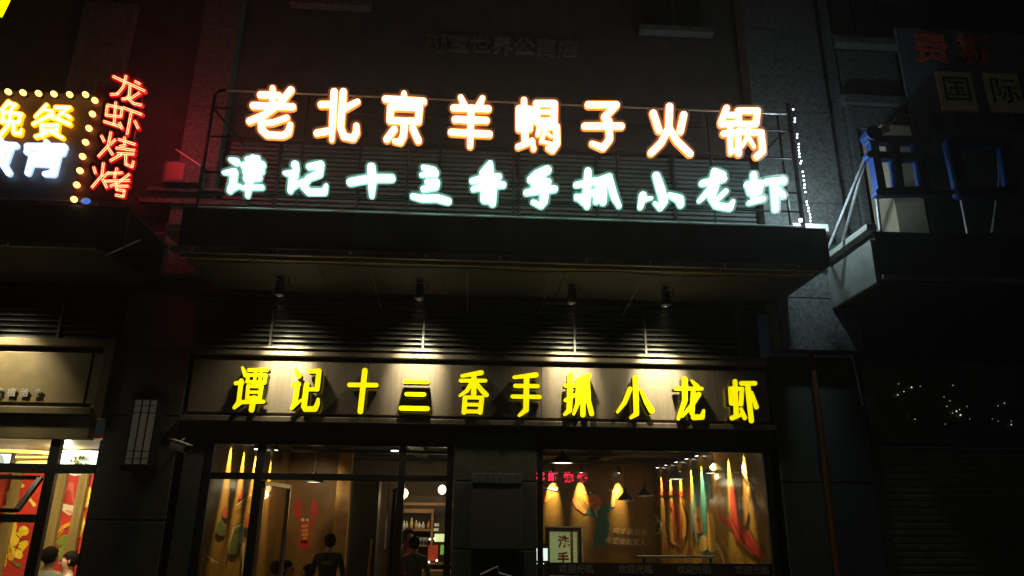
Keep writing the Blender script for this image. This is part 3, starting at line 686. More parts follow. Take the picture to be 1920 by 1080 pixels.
mural(ML, 'crate_label', [[(480,832,4),(484,836,4)], [(500,832,4),(504,836,4)], [(520,832,4),(524,836,4)], [(490,925,10),(510,930,10)]], Lc, (.8,.8,.7), on_plane(3.176))
mural(ML, 'dumpling', [[(55,520,14),(60,560,18)], [(120,480,12),(150,470,14)], [(30,620,16),(50,640,16)], [(200,560,10),(230,600,12)]], Lc, (.85,.6,.12), yp2, wob=1.0)
mural(ML, 'white_fleck', [[(130,860,5)], [(175,800,4)], [(110,930,5)], [(330,740,4)], [(20,790,4)], [(385,450,7),(395,445,6)], [(500,690,5)], [(90,470,8),(120,465,8)]], Lc, (.85,.8,.65), on_plane(3.176))
# lit menu boxes and rings
def lightbox(name, lab, x0, x1, z0, z1, y, food):
    t = thing(name, lab, 'lightbox', ((x0+x1)/2, y, z0))
    box('case', K['steel'], t, x0-.02, x1+.02, y+.01, y+.08, z0-.02, z1+.02)
    box('lit_face', mat('lit_menu_face', (.9, .9, .95), .4, em=(.85, .93, 1), es=2.0), t, x0, x1, y, y+.009, z0, z1)
    cx, cz = (x0+x1)/2, (z0+z1)/2
    if food == 'bowl':
        MB().tube([(cx-.02, y-.004, cz-.05), (cx-.02, y-.001, cz-.05)], .17, 24).build('bowl_print', mat('bowl_print', (.6, .65, .6), .4, em=(.6, .7, .62), es=.8), t)
        fm = mat('greens_print', (.2, .25, .1), .5, var=.3, vscale=25); m = MB()
        for i in range(26):
            a = random.uniform(0, 6.28); r_ = random.uniform(0, .12)
            m.bead((cx-.02+math.cos(a)*r_, y-.012, cz-.05+math.sin(a)*r_), random.uniform(.012, .028))
        m.build('food_print', fm, t)
    else:
        m = MB()
        for i in range(10): m.bead((cx+random.uniform(0, .12), y-.012, cz+random.uniform(-.1, .08)), random.uniform(.02, .045))
        m.build('food_print', mat('meat_print', (.5, .12, .08), .5, var=.3, vscale=20), t)
    return t
lightbox('menu_lightbox', 'white menu lightbox with red meat beside the left window mullion', at(66, 840, 1.2).x, at(99, 840, 1.2).x, at(80, 850, 1.2).z, at(80, 818, 1.2).z, 1.2, 'meat')
a = at(120, 870, 1.2); b = at(180, 835, 1.2)
lightbox('menu_lightbox', 'white menu lightbox showing a round bowl of greens', at(114, 860, .9).x, at(186, 860, .9).x, at(150, 880, .9).z, at(150, 845, .9).z, .9, 'bowl')
lightbox('menu_lightbox', 'white bowl lightbox cut by the left edge of the photo', at(-40, 860, 1.0).x, at(19, 860, 1.0).x, at(5, 876, 1.0).z, at(5, 851, 1.0).z, 1.0, 'bowl')
warm_strip = mat('warm_strip', (1, .8, .3), .4, em=(1.0, .66, .14), es=1.7)
for (cx, cy, r_, z, lab) in ((-6.75, 1.15, .8, 2.53, 'wide upper'), (-6.3, 2.1, .75, 2.45, 'lower'), (-6.0, 2.8, .3, 2.40, 'small')):
    m = MB(); q = [(cx+r_*math.cos(t*math.pi/16), cy+.6*r_*math.sin(t*math.pi/16), z) for t in range(33)]
    m.tube(q, .026, 6); tag(m.build('ring_lamp', warm_strip), lab+' glowing yellow ring lamp under the left shop ceiling', 'lamp')
bb = thing('bare_bulb', 'dazzling bare bulb in the top right corner of the left window', 'lamp', at(124, 833, .8))
p = at(124, 833, .8)
MB().ball(p, .04, 10, 8).build('bulb_glass', mat('dazzling_bulb', (1, .9, .6), .3, em=(1, .85, .5), es=14), bb)
MB().tube([(p.x, p.y, p.z+.03), (p.x, p.y, 2.62)], .012).build('cord', K['steel'], bb)
light('bulb_light', 'POINT', (p.x, p.y, p.z-.1), 25, (1, .8, .45), size=.06, parent=bb)
for x_, y_, e_ in ((-6.75, 1.15, 22), (-6.1, 2.1, 26), (-5.2, 1.3, 12)): light('ring_fill', 'POINT', (x_, y_, 2.3), e_, (1, .75, .4), size=.3)  # added unseen point fills near the ring lamps
light('left_room_fill', 'SPOT', (-5.9, 1.2, 2.35), 240, (1, .78, .45), (-6.4, 3.2, 1.4), .1, 110, .8)  # added spot without a fixture, brightens the mural wall

# left canopy and its lit sign
CL = thing('left_canopy', 'dark canopy over the left eatery below the bulb framed sign', 'canopy', (-7, -.7, 4.75))
MB().box(-10, -4.3, -1.5, -1.44, 4.82, 5.34).build('fascia_sheet', K['fascia'], CL, bevel=.004)
box('top_sheet', K['fascia'], CL, -10, -4.31, -1.43, -.02, 5.29, 5.335)
box('soffit_board', K['soffit'], CL, -10, -4.6, -1.43, -.02, 4.79, 4.82)
MB().box(-10, -5.62, -1.56, -1.502, 4.76, 4.815).build('edge_trim', K['edge'], CL, bevel=.006)
MB().box(-5.6, -4.6, -1.56, -1.502, 4.75, 4.805).build('edge_trim', K['edge'], CL, bevel=.006)
MB().tube([at(200, 478, -1.4), at(262, 450, -.8)], .012).build('stay', K['galv'], CL)
MB().tube([at(270, 438, -.6), at(338, 438, -.6)], .014).build('ledge_bar', K['edge'], CL)
tb = MB().box(-3.98, -3.64, -1.2, -.4, 5.14, 5.26).build('end_tray', K['edge'], CL, bevel=.01)
LB = thing('bulb_framed_sign', 'sign with amber and white letters inside a frame of round bulbs', 'sign', (-5.6, -1.5, 5.36))
box('sign_board', mat('sign_board', (0.10, 0.07, 0.06), .6, var=.2), LB, -8, -4.93, -1.46, -1.42, 5.42, 6.95)
D = (0, 160, 4.5)
LBL = [
 ('amber', 18, [[(390,165,16),(300,262,16)], [(350,205,14),(440,215,14)], [(470,185,18),(588,188,16)], [(565,195,16),(500,250,16)], [(510,225,14),(590,270,16)], [(440,240,20),(280,325,16)], [(430,260,20),(585,325,18)],
   [(350,335),(485,335)], [(352,335),(356,425)], [(485,335),(478,385)], [(360,380),(478,380)], [(300,430,16),(400,400,16)], [(430,390),(525,440,16)]]),
 ('amber', 18, [[(70,140,20),(15,205,16)], [(70,150),(130,165)], [(125,165,16),(95,205,16)], [(20,220),(180,245)], [(172,245),(158,310)], [(15,305),(158,312)], [(25,225),(20,305)], [(90,215),(80,320),(0,420)], [(112,320),(115,400),(165,408),(180,370,12)]]),
 ('amber', 18, [[(-140,170),(-145,380)], [(-140,170),(-50,185)], [(-50,185),(-60,385)], [(-140,270),(-55,275)], [(-145,380),(-60,385)]]),
 ('cool', 28, [[(390,478,20),(390,510)], [(228,512,24),(535,520,28)], [(235,520,26),(222,560,20)], [(535,525,26),(525,570,20)], [(275,590,28),(232,735,22)], [(480,590,30),(445,740,28),(375,745,18)], [(280,590),(470,595)], [(285,655,22),(460,662,24)], [(330,545,22),(470,550,20)]]),
 ('cool', 26, [[(-10,455,20),(5,480)], [(-90,495),(130,505,22)], [(50,520),(-30,640)], [(-40,560),(70,735,24)], [(90,540,14),(40,680,14)]]),
]
for kind, r, st in LBL:
    stk = tr(*D, r, st)
    fr, sd = glyph(stk, on_plane(-1.56), (0, .03, 0), iso=-.8, h=1.0)
    lf = fr.build('letter', K[kind+'_face'], LB)
    fr2, sd2 = glyph(stk, on_plane(-1.55), (0, .04, 0), iso=1.4, h=1.0)
    n = len(fr2.v); fr2.v += sd2.v; fr2.f += [tuple(i+n for i in f) for f in sd2.f]
    fr2.build('letter_return', K[kind+'_side'], lf)
for (u, v) in [(-75,45),(70,55),(195,62),(325,68),(455,73),(588,78),(722,78),(800,127),(780,242),(750,362),(722,480),(697,600),(675,720),(648,840),(625,962)]:
    p = at(u/4.5, 160+v/4.5, -1.54)
    bo = MB().ball(p, .038, 10, 8, sy=1.3).build('bulb', K['bulb'], LB, smooth=True)
    MB().tube([(p.x, -1.50, p.z), (p.x, -1.455, p.z)], .025, 8).build('socket', K['steel'], bo)
# base rail of the left sign, blue lamp
MB().tube([(-8, -1.47, 5.40), (-4.3, -1.47, 5.40)], .012).build('base_rail', K['edge'], LB)
bl2 = MB().ball(at(161, 377, -1.5), .04, 8, 6, sx=1.5).build('blue_lamp', mat('blue_lamp_glass', (.1, .2, .8), .3, em=(.1, .25, .8), es=.7)); tag(bl2, 'small blue lamp at the foot of the bulb framed sign', 'lamp')
yc = MB().bar(at(-8, 28, -1.5), at(8, -4, -1.5), .14, .06).build('neon_stroke', mat('yellow_neon', (1, .9, 0), .3, em=(1, .85, 0), es=1.6)); tag(yc, 'piece of a bright yellow sign cut off by the top left corner', 'sign')
# red dotted vertical sign
RD = thing('red_dotted_sign', 'upright sign of four red LED dotted letters beside the bulb framed sign', 'sign', at(220, 372, -1.6))
T4 = (0, 0, 4.0)
RED = [
 (T4, [[(848,572),(1085,682)], [(945,568),(925,650),(880,705),(830,708)], [(975,640),(968,720),(935,745)], [(1045,695),(985,735),(915,742)], [(960,735),(1000,775),(1060,788)], [(1012,610),(1050,630)]]),
 (D, [[(905,165),(1030,192)], [(905,170),(895,252)], [(1030,192),(1020,262)], [(895,252),(1020,264)], [(975,142),(962,335)], [(875,303),(1020,350)], [(1008,315),(1030,365)], [(1040,188),(1195,245)], [(1108,222),(1072,412)], [(1135,300),(1165,362)]]),
 (D, [[(935,395),(912,510),(830,598)], [(855,425),(878,472)], [(972,458),(930,498)], [(915,530),(950,585)], [(1000,455),(1140,498)], [(1050,438),(1050,500)], [(980,528),(1135,548)], [(1010,515),(1060,505)], [(990,575),(1130,580)], [(1030,580),(930,635)], [(1060,590),(1060,665),(1115,688),(1125,640)]]),
 (D, [[(872,655),(860,760),(775,860)], [(790,690),(805,742)], [(915,735),(875,772)], [(865,790),(900,862)], [(915,742),(1030,738)], [(985,700),(965,780)], [(890,808),(1090,802)], [(1090,750),(1000,820),(930,850)], [(985,850),(1080,850)], [(975,830),(985,880),(1050,888),(1040,938),(975,925)]]),
]
RD['label'] = 'upright sign of four red LED dotted letters beside the bulb framed sign'
box('sign_board', mat('dark_red_board', (0.12, 0.012, 0.015), .6), RD, -5.02, -4.42, -1.50, -1.47, 5.42, 7.06)
for o_, st in RED:
    stk = tr(*o_, 13 if o_ is T4 else 14, st)
    fr, sd = glyph(stk, on_plane(-1.54), (0, .035, 0), iso=.6, h=1.0)
    n = len(fr.v); fr.v += sd.v; fr.f += [tuple(i+n for i in f) for f in sd.f]
    lf = fr.build('letter', K['red_glow'], RD)
    f3, s3 = glyph(stk, on_plane(-1.50), (0, .01, 0), iso=5.0, h=1.2)
    f3.build('added_halo_plate', K['red_halo_plate'], lf)  # added plate for the red halo
    beads_along(stk, on_plane(-1.55), 1.55, 1.9, .0062).build('led_bead', K['red_bead'], lf, kind='stuff')

# fixture lit red on the left pilaster
RB = thing('wall_box_lamp', 'small box fixture lit red on the ledge left of the roof sign', 'lamp', (-4.5, -.45, 6.2))
a, b = at(315, 305, -.45), at(345, 338, -.45)
box('casing', K['stone_up'], RB, a.x-.04, b.x+.2, -.45, -.23, b.z-.03, a.z+.03)
box('front_glass', mat('pale_glass', (.25, .12, .12), .4), RB, a.x, b.x-.02, -.46, -.452, b.z, a.z)
MB().tube([at(330, 280, -.5), at(375, 310, -1.2)], .01).build('stay', K['galv'], RB)
light('red_fill', 'POINT', (-4.25, -1.2, 6.75), 26, (1, .05, .08), size=.3, parent=RB)  # added unseen red lamp, stands in for spill from the dotted sign

# lantern and camera on the left pillar
LN = thing('wall_lantern', 'tall black framed unlit frosted lantern on the left granite pillar', 'lantern', (-4.22, -.2, 2.25))
x0, x1, z0, z1, yf = -4.37, -4.07, 2.30, 3.12, -.32
MB().box(x0-.04, x1+.04, yf-.03, -.05, z1, z1+.1).build('cap', K['steel'], LN, bevel=.008)
MB().box(x0-.03, x1+.03, yf-.02, -.05, z0-.08, z0).build('base', K['steel'], LN, bevel=.008)
MB().box(x0+.02, x0+.1, -.2, -.05, z1+.1, z1+.22).build('bracket', K['steel'], LN)
box('frosted_glass', K['lantern'], LN, x0+.004, x1-.004, yf+.012, -.06, z0+.002, z1-.002)
m = MB()
for i in range(4): x = x0+(x1-x0)*i/3; m.box(x-.008, x+.008, yf, yf+.014, z0, z1)
m.box(x0-.008, x0+.008, yf+.016, -.05, z0, z1).box(x1-.008, x1+.008, yf+.016, -.05, z0, z1)
m.build('upright_bar', K['steel'], LN)
m = MB()
for z in (z0+.07, z0+.16, z1-.17, z1-.08): m.box(x0, x1, yf-.004, yf-.001, z-.005, z+.005)
m.build('cross_bar', K['steel'], LN)
def cctv(name, lab, p, d, s=1.25):
    t = thing(name, lab, 'security camera', p); p = Vector(p); d = Vector(d).normalized()
    MB().tube([p-d*.09*s, p+d*.09*s], .045*s, 12).build('housing', K['white_paint'], t)
    MB().tube([p+d*.091*s, p+d*.10*s], .035*s, 12).build('lens', K['eye'], t)
    MB().bar(p-d*.1*s+Vector((0, 0, .055*s)), p+d*.13*s+Vector((0, 0, .05*s)), .1*s, .012*s).build('sun_shield', K['white_paint'], t)
    return t
cv = cctv('security_camera', 'white security camera by the left pillar above the jamb', at(336, 838, -.28), (.9, -.3, -.25))
MB().tube([at(334, 830, -.26), (at(334, 830, -.26).x, -.05, 2.66)], .012).build('arm', K['galv'], cv)

# ================================================================== right neighbour
RC = thing('right_canopy', 'dark neighbouring canopy with a pale lit end panel on the right', 'canopy', (6, -.7, 4.6))
box('fascia_sheet', K['fascia'], RC, 5.27, 12, -1.5, -1.44, 4.73, 5.34)
MB().box(5.2, 5.266, -1.5, -.3, 4.62, 5.22).build('end_panel', mat('pale_end_panel', (.2, .23, .21), .6, var=.25, vscale=3), RC, bevel=.01)
MB().box(5.16, 5.3, -1.54, -.302, 5.345, 5.43).build('end_coping', mat('pale_coping', (.34, .38, .35), .6, var=.25, vscale=4), RC, bevel=.01)
box('top_sheet', K['fascia'], RC, 5.28, 12, -1.43, -.02, 5.28, 5.34)
box('soffit_board', K['soffit'], RC, 5.27, 12, -1.43, -.02, 4.66, 4.70)
MB().box(5.27, 12, -1.55, -1.502, 4.66, 4.72).build('edge_trim', K['edge'], RC, bevel=.006)
RSF = thing('right_shopfront', 'closed unlit shop at the right with a ribbed roller shutter', 'shopfront', (7, 0, -.4))
rp = mat('dark_sign_sheet', (0.08, 0.075, 0.065), .5, var=.3, vscale=2)
box('louvre_backing', K['black_face'], RSF, 5.66, 12, .12, .2, 3.9, 4.66)
for k in range(9): slat_mesh(5.7, 7.3, 3.95+k*.074, .074).build('louvre_slat', K['louvre'], RSF); slat_mesh(7.34, 11, 3.95+k*.074, .074).build('louvre_slat', K['louvre'], RSF)
MB().box(5.66, 12, -.1, .1, 3.8, 3.92).build('top_trim', rp, RSF, bevel=.01)
MB().box(5.66, 12, -.03, .1, 2.95, 3.798).build('sign_panel', rp, RSF, bevel=.006)
MB().box(5.66, 12, -.12, .1, 2.72, 2.948).build('bottom_ledge', rp, RSF, bevel=.01)
for k in range(34):
    MB().box(5.75, 12, -.02-.0*k, .02, 2.70-(k+1)*.092+.006, 2.70-k*.092).build('shutter_slat', K['shutter'], RSF, bevel=.02)
box('shutter_rail', rp, RSF, 5.63, 5.748, -.06, .1, -.4, 2.718)
# reflections on the dead sign, put in as glowing beads on added cords
fg = thing('glint_beads', 'loose clusters of glowing beads standing in for reflected sparkles on the dark right sign panel', 'string lights', (6.9, -.05, 3))
Z5 = (1600, 660, 5.4)
sp_pts = [(460,322,.5),(590,358,1.2),(678,347,.5),(512,400,.8),(450,434,.9),(625,680,.6),(1010,338,.6),(918,455,.5),(978,495,.5),(948,550,.6),(1045,600,1.2),(1085,638,1.3),(1005,618,.5),(1075,582,.6),(1150,552,.5),(1178,678,.4),(930,730,.4),(1530,518,.7),(1465,545,.5),(1600,735,.8),(1408,678,.4),(1465,700,.4),(560,650,.3),(1600,700,.4)]
m = MB(); cords = MB()
for u, v, s_ in sp_pts: m.ball(at(1600+u/5.4, 660+v/5.4, -.06), .0095*s_, 6, 4)
m.build('bulb_or_glint', mat('glint_glow', (1, .95, .8), .3, em=(1, .93, .75), es=.8), fg, kind='stuff')  # painted glints, not real bulbs
for grp in (sp_pts[:6], sp_pts[6:17], sp_pts[17:22]):
    cords.tube([at(1600+u/5.4, 660+v/5.4, -.05) for u, v, s_ in grp], .003, 5)
cords.build('cord', K['steel'], fg)
# upper right: beige column, boards with characters
bc = thing('beige_column', 'square beige column behind the blue edged letters', 'column', (6.4, -.5, 5.35))
a, b = at(1690, 440, -.9), at(1745, 440, -.9)
MB().box(a.x-.02, b.x, -.9, -.35, 5.35, 7.35).build('shaft', K['beige'], bc, bevel=.01)
GB = thing('faded_wall_sign', 'unlit boards with dark lettering in red and olive above the right canopy', 'sign', (8, -.3, 6.3))
box('backing_board', mat('slate_board', (0.14, 0.155, 0.2), .6, var=.25, vscale=2), GB, 6.95, 12, -.30, -.25, 5.36, 9.6)
def slab_char(ch, px0, py0, px1, py1, board, ink):
    a, b = at(px0, py0, -.34), at(px1, py1, -.34)
    if board: MB().box(a.x, b.x, -.34, -.302, b.z, a.z).build('letter_board', K[board], GB, bevel=.005)
    c = (a+b)/2; text_obj('letter', ch, (a.z-b.z)*(.72 if board else .95), (c.x, -.35, c.z), ink, GB, bold=-.004 if board else .012, depth=.006)
inkd = mat('black_ink', (.015, .015, .015), .6); inkr = mat('brick_red_ink', (.8, .14, .08), .7, var=.2); 
slab_char('国', 1754, 133, 1836, 209, 'banner_y', inkd); slab_char('际', 1843, 136, 1925, 212, 'banner_y', inkd)
slab_char('费', 1710, 62, 1784, 128, None, inkr); slab_char('斯', 1794, 66, 1866, 130, None, inkr)
for i in range(4): slab_char('公寓酒店'[i], 1742+i*48, 214, 1782+i*48, 246, None, inkd)
# blue edged letters
BL = thing('blue_edged_sign', 'two large black faced letters with blue sides on the right canopy', 'sign', (6.4, -1.5, 5.36))
G = (1600, 180, 3.856)
B1 = [[(150,330,24),(215,690,26)], [(130,308,20),(540,312,22)], [(120,420,20),(560,440,22)], [(190,690,22),(560,675,24)], [(300,320,26),(345,680,26)], [(470,320,26),(530,680,26)]]
B2 = [[(720,325,34),(800,690,34)], [(720,322,32),(1140,322,34)], [(1110,330,34),(1165,690,34)], [(790,690,30),(1160,692,34)]]
for st in (B1, B2):
    fr, sd = glyph(tr(*G, 20, st), on_plane(-1.62), (0, .12, 0), iso=1.0, h=1.0)
    lf = fr.build('letter', K['black_face'], BL); sd.build('letter_return', K['blue'], lf)
a = at(1632, 256, -1.55)
MB().tube([(a.x, a.y-.1, a.z), (a.x, a.y+.08, a.z)], .11, 20).build('dot', [K['blue']], BL)
MB().tube([(a.x, a.y-.104, a.z), (a.x, a.y-.101, a.z)], .108, 20).build('dot_face', K['black_face'], BL)
MB().bar(at(1650, 357, -1.5), at(1800, 362, -1.5), .05, .06).build('carrier_rail', K['steel'], BL)
tp = at(1625, 290, -1.5)
for (q, y_) in (((1552, 470), -.9), ((1577, 465), -.5)):
    MB().tube([tp, at(q[0], q[1], y_)], .025, 8).build('strut', K['dull_tube'], BL)
MB().tube([at(1628, 268, -1.5), tp], .025).build('strut', K['dull_tube'], BL)
MB().tube([at(1643, 365, -1.45), at(1651, 434, -1.45)], .022).build('strut', K['dull_tube'], BL)
MB().tube([at(1801, 370, -1.45), at(1814, 438, -1.45)], .016).build('strut', K['dull_tube'], BL)
MB().tube([at(1872, 300, -1.3), at(1874, 330, -1.3), at(1860, 436, -1.3)], .014).build('strut', K['dull_tube'], BL)
c2 = cctv('security_camera', 'white tubular camera beside the round blue lamp on the right sign', at(1655, 246, -1.5), (-.8, -.4, -.5), 1.15)
MB().tube([at(1662, 240, -1.48), at(1683, 218, -.9)], .01).build('arm', K['galv'], c2)
# pipes on the right pillar
dp = thing('white_pipe', 'thin pale pipe running down the right pillar from the canopy corner', 'pipe', (4.9, -.2, 1))
MB().tube([at(1552, 470, -.9), at(1555, 490, -.36), at(1577, 580, -.1), at(1605, 700, -.1), at(1618, 760, -.1)], .016).build('tube', K['galv'], dp)
MB().bar(at(1518, 481, -.5), at(1552, 482, -.5), .03, .03).build('clamp_bar', K['galv'], dp)
op = thing('rusty_downpipe', 'rust coloured downpipe on the right granite pillar', 'pipe', (4.95, -.12, -.4))
MB().tube([(4.9, -.12, -.4), (4.9, -.12, 4.66)], .045, 10).build('tube', K['orange_pipe'], op)
for z in (1, 2.5, 4): box('clip', K['steel'], op, 4.84, 4.96, -.13, -.055, z, z+.03)


# ================================================================== dining room
YB = 6.3
struct(MB().box(-3.5, 4.25, .12, YB, -.35, -.3).build('floor', K['floor']))
cl = struct(MB().box(-3.5, 4.25, .12, YB, 3.0, 3.05).build('ceiling', K['ceil']))
struct(MB().box(4.13, 4.2, .12, YB, -.3, 3.0).build('right_wall', K['wall_in']))
struct(MB().box(-3.47, -3.4, .12, 4.4, -.3, 3.0).build('left_wall', K['wall_in']))
bwl = struct(MB().box(-3.4, -2.26, 4.4, 4.5, -.3, 3.0).build('back_wall_left', K['wall_back']))
struct(MB().box(1.15, 4.13, YB, YB+.1, -.3, 3.0).build('back_wall_right', K['wall_back']))
struct(MB().box(-3.4, 1.15, YB+.6, YB+.7, -.3, 3.0).build('back_wall_centre', mat('dark_brown_wall', (.11, .07, .045), .7, var=.3)))
struct(MB().box(1.0, 1.1, 2.0, YB+.6, -.3, 3.0).build('partition_wall', K['ceil']))
gp = MB().box(-2.45, -2.2, 4.2, 4.38, -.3, 2.99).build('brass_pillar', mat('brass_sheet', (.5, .33, .13), .35, metal=.5, var=.25, vscale=5)); tag(gp, 'golden brown square pillar right of the lobster painting', 'pillar')
# ducts and beams on the ceiling
for i, x in enumerate((-2.6, -.9, 1.5, 2.7)):
    t = MB().box(x-.12, x+.12, .3, YB-.1, 2.86, 2.98).build('ceiling_duct', K['steel'], cl)
for y in (1.5, 3.2, 4.8): MB().box(-3.38, 4.1, y-.04, y+.04, 2.8, 2.85).build('ceiling_beam', K['steel'], cl)

# wall washers: right wall, left wall, back wall
def washer(p, target, e, lab, grp, spot=34, blend=1.0, col=(1.0, .72, .28), facing=(0, 0, -1)):
    p = Vector(p); d = (Vector(target)-p).normalized()
    t = thing('track_spotlight', lab, 'spotlight', p, grp)
    MB().tube([p-d*.13, p-d*.01], .035, 10).build('housing', K['steel'], t)
    MB().tube([p-d*.009, p-d*.005], .03, 10).build('lens', K['hot_disc'], t)
    MB().tube([p-d*.1, (p.x, p.y, 2.99)], .01, 6).build('stem', K['steel'], t)
    light('spot_beam', 'SPOT', p+d*.01, e, col, Vector(target), .015, spot, blend, t)
G1 = 'track spotlights along the right dining room wall'
labs = ['track spotlight nearest the glass on the right dining room wall', 'second track spotlight from the glass on the right wall', 'third track spotlight from the glass on the right wall', 'track spotlight above the red figure painting',
        'track spotlight over the two finger paintings', 'track spotlight between fingers and bread painting', 'track spotlight over the bread painting', 'deepest track spotlight by the far right corner']
for (y, e), lb in zip(((.83, 30), (1.5, 34), (2.13, 28), (2.88, 40), (3.5, 40), (4.22, 26), (4.94, 26), (5.65, 20)), labs):
    washer((4.062, y, 2.8), (4.13, y, 2.2), e*34, lb, G1, 30)
MB().box(4.035, 4.075, .4, 6.0, 2.861, 2.88).build('light_track', K['steel'], cl)
for y, e, lb in ((.77, 26, 'nearest the glass'), (1.41, 28, 'in the middle'), (2.05, 30, 'third from the glass'), (3.0, 22, 'deepest')):
    washer((-3.332, y, 2.8), (-3.4, y, 2.2), e*34, 'track spotlight %s on the left dining room wall' % lb, 'track spotlights along the left dining room wall', 30)
for px, lb in ((1036, 'half hidden by the window edge'), (1088, 'over the painted head'), (1158, 'over the raised painted hand')):
    x = at(px, 900, YB).x
    washer((x, YB-.16, 2.72), (x, YB, 2.28), 430, 'warm spotlight on the back wall '+lb, 'spotlights on the back wall of the dining room', 38)
light('lobster_fill', 'SPOT', (-2.9, 2.6, 2.8), 45, (1, .7, .35), (-3.0, 4.4, 1.4), .05, 80, .8)  # added fill on the lobster wall, no fixture
light('room_fill', 'AREA', (1.2, 3.5, 2.75), 9, (1, .75, .45), (1.2, 3.6, 0)).data.size = 2.0  # added overhead fill, no fixture
light('window_side_fill', 'AREA', (3.0, 2.0, 2.7), 9, (1, .75, .45), (4.1, 2.6, 0.6)).data.size = 1.0  # added fill towards the right wall, no lamp there
# pendant lamps
def pendant(px, py, y, lab, s=.17):
    p = at(px, py, y); t = thing('pendant_lamp', lab, 'lamp', p, 'black pendant lamps in the dining room')
    MB().lathe(p, [(s, 0), (s*.96, .02), (s*.55, .1), (s*.25, .14), (.03, .17), (.03, .22), (0.001, .22)], 20).build('lamp_shade', K['steel'], t, smooth=True)
    MB().lathe(p, [(0.001, .012), (s*.88, .012)], 20).build('diffuser', K['lamp_disc'], t)
    MB().tube([(p.x, p.y, p.z+.22), (p.x, p.y, 2.99)], .006, 5).build('cord', K['steel'], t)
    light('lamp_light', 'POINT', (p.x, p.y, p.z-.05), 1.6, (1, .82, .5), size=.05, parent=t)
pendant(1055, 869, 2.2, 'wide pendant lamp hanging alone near the middle pillar', .2)
pendant(1173, 938, 4.0, 'small dark pendant lamp in front of the raised painted hand', .15)
pendant(1210, 930, 4.4, 'pendant lamp just left of the painted white loops', .15)
pendant(1268, 899, 2.9, 'pendant lamp before the bread painting', .17)
pendant(1338, 888, 2.2, 'pendant lamp nearest the glass, before the right wall', .17)
pendant(588, 905, 3.2, 'pendant lamp above the lobster painting', .18)
for px, py, y, lb in ((484, 843, .8, 'left'), (740, 846, .8, 'right')):
    p = at(px, py, y); t = thing('ceiling_downlight', lb+' small white downlight behind the door transom', 'lamp', p, 'white downlights behind the door glass')
    MB().tube([(p.x, p.y, p.z+.01), (p.x, p.y, p.z+.16)], .06, 14).build('housing', K['steel'], t)
    MB().tube([(p.x, p.y, p.z), (p.x, p.y, p.z+.008)], .052, 14).build('lens', K['hot_disc'], t)
    MB().tube([(p.x, p.y, p.z+.16), (p.x, p.y, 2.99)], .01, 6).build('stem', K['steel'], t)

# paintings on the right wall (flat paint on the wall)
RM = thing('right_wall_painting', 'painted fingers, bread, white loops and red figure on the golden right wall', 'mural', (4.12, 3, .5))
H8 = (1200, 840, 4.5)
w1, w2, w3 = on_x(4.126), on_x(4.122), on_x(4.118)
def rmural(name, strokes, col, mp_, r=10, par=None, wob=0.0):
    fr, sd = glyph(tr(*H8, r, strokes), mp_, (.002, 0, 0), h=.9, wob=wob)
    return fr.build(name, mat(name+'_paint', col, .4, var=.22, vscale=7), par or RM)
rmural('red_figure', [[(770,330,10),(790,420,30),(800,560,34)], [(660,500,6),(690,590,24),(780,640,36)], [(800,600,40),(860,740,60),(960,850,46),(1050,920,24)]], (0.405,0.028,0.016), w1)
rmural('teal_stream', [[(470,200,26),(480,500,34)], [(540,200,28),(545,480,34)], [(510,500,50),(520,760,44)], [(560,880,26),(610,950,18)]], (0.024,0.13,0.121), w1)
rmural('orange_finger', [[(490,515,20),(500,700,24)]], (0.446,0.13,0.041), w2)
rmural('pale_fist', [[(535,770,32),(530,840,34)], [(487,515,18),(490,570,20)]], (0.486,0.308,0.113), w3)
rmural('yellow_finger', [[(592,570,24),(605,650,32),(605,810,34)], [(640,830,30),(610,850,30)]], (0.486,0.275,0.049), w2)
rmural('pale_ribbon', [[(650,820,14),(690,900,12),(715,985,8)]], (0.486,0.34,0.162), w3)
rmural('bread_rim', [[(235,480,18),(225,620,20),(270,780,24),(340,810,28),(375,720,22),(385,600,18),(345,420,14)]], (0.446,0.203,0.041), w1)
rmural('bread_filling', [[(300,480,30),(310,600,40),(320,740,34)], [(245,450,14),(275,500,14)]], (0.308,0.049,0.016), w2)
rmural('red_garland', [[(130,370,10),(200,385,12),(300,375,14),(400,395,18)]], (0.405,0.041,0.024), w2, wob=.8)
rmural('white_loops', [[(90,545,5),(140,570,5),(150,610,5),(120,655,5),(95,630,5),(100,590,5),(140,590,5),(180,640,5),(165,710,5),(130,725,5),(95,690,5),(70,600,3)]], (0.567,0.527,0.405), w3)
rmural('white_scrawl', [[(795,205,5),(830,208,6)], [(870,140,8),(860,200,7),(900,250,8)], [(880,160,12),(905,215,12)], [(920,290,5),(905,370,5)], [(925,290,6),(960,350,6)], [(900,335,5),(960,330,5)]], (0.567,0.502,0.324), w3)
rmural('pink_brush', [[(75,800,10),(70,880,20),(60,930,24)], [(420,850,8),(430,900,10)], [(210,800,8),(225,850,10)], [(300,850,8),(305,890,6)]], (0.405,0.073,0.057), w3, wob=.8)
rmural('blue_brush', [[(440,130,14),(455,300,10)], [(575,210,12),(590,420,14)], [(430,480,10),(450,700,12)], [(700,120,10),(720,250,8)]], (.05,.12,.16), w3, wob=1.0)
rmural('ochre_brush', [[(130,300,16),(150,480,20)], [(860,420,16),(900,520,22),(880,640,14)], [(940,400,10),(1000,560,16)], [(700,780,12),(760,900,16)]], (.32,.16,.04), w2, wob=1.2)
rmural('dark_outline', [[(350,420,4),(400,600,4),(390,740,4),(345,830,4)], [(225,490,4),(212,640,4),(260,800,4)], [(740,540,4),(800,660,4),(880,800,4),(1000,930,4)], [(830,400,3),(850,560,4),(960,760,4),(1060,880,3)]], (.04,.02,.01), w3)
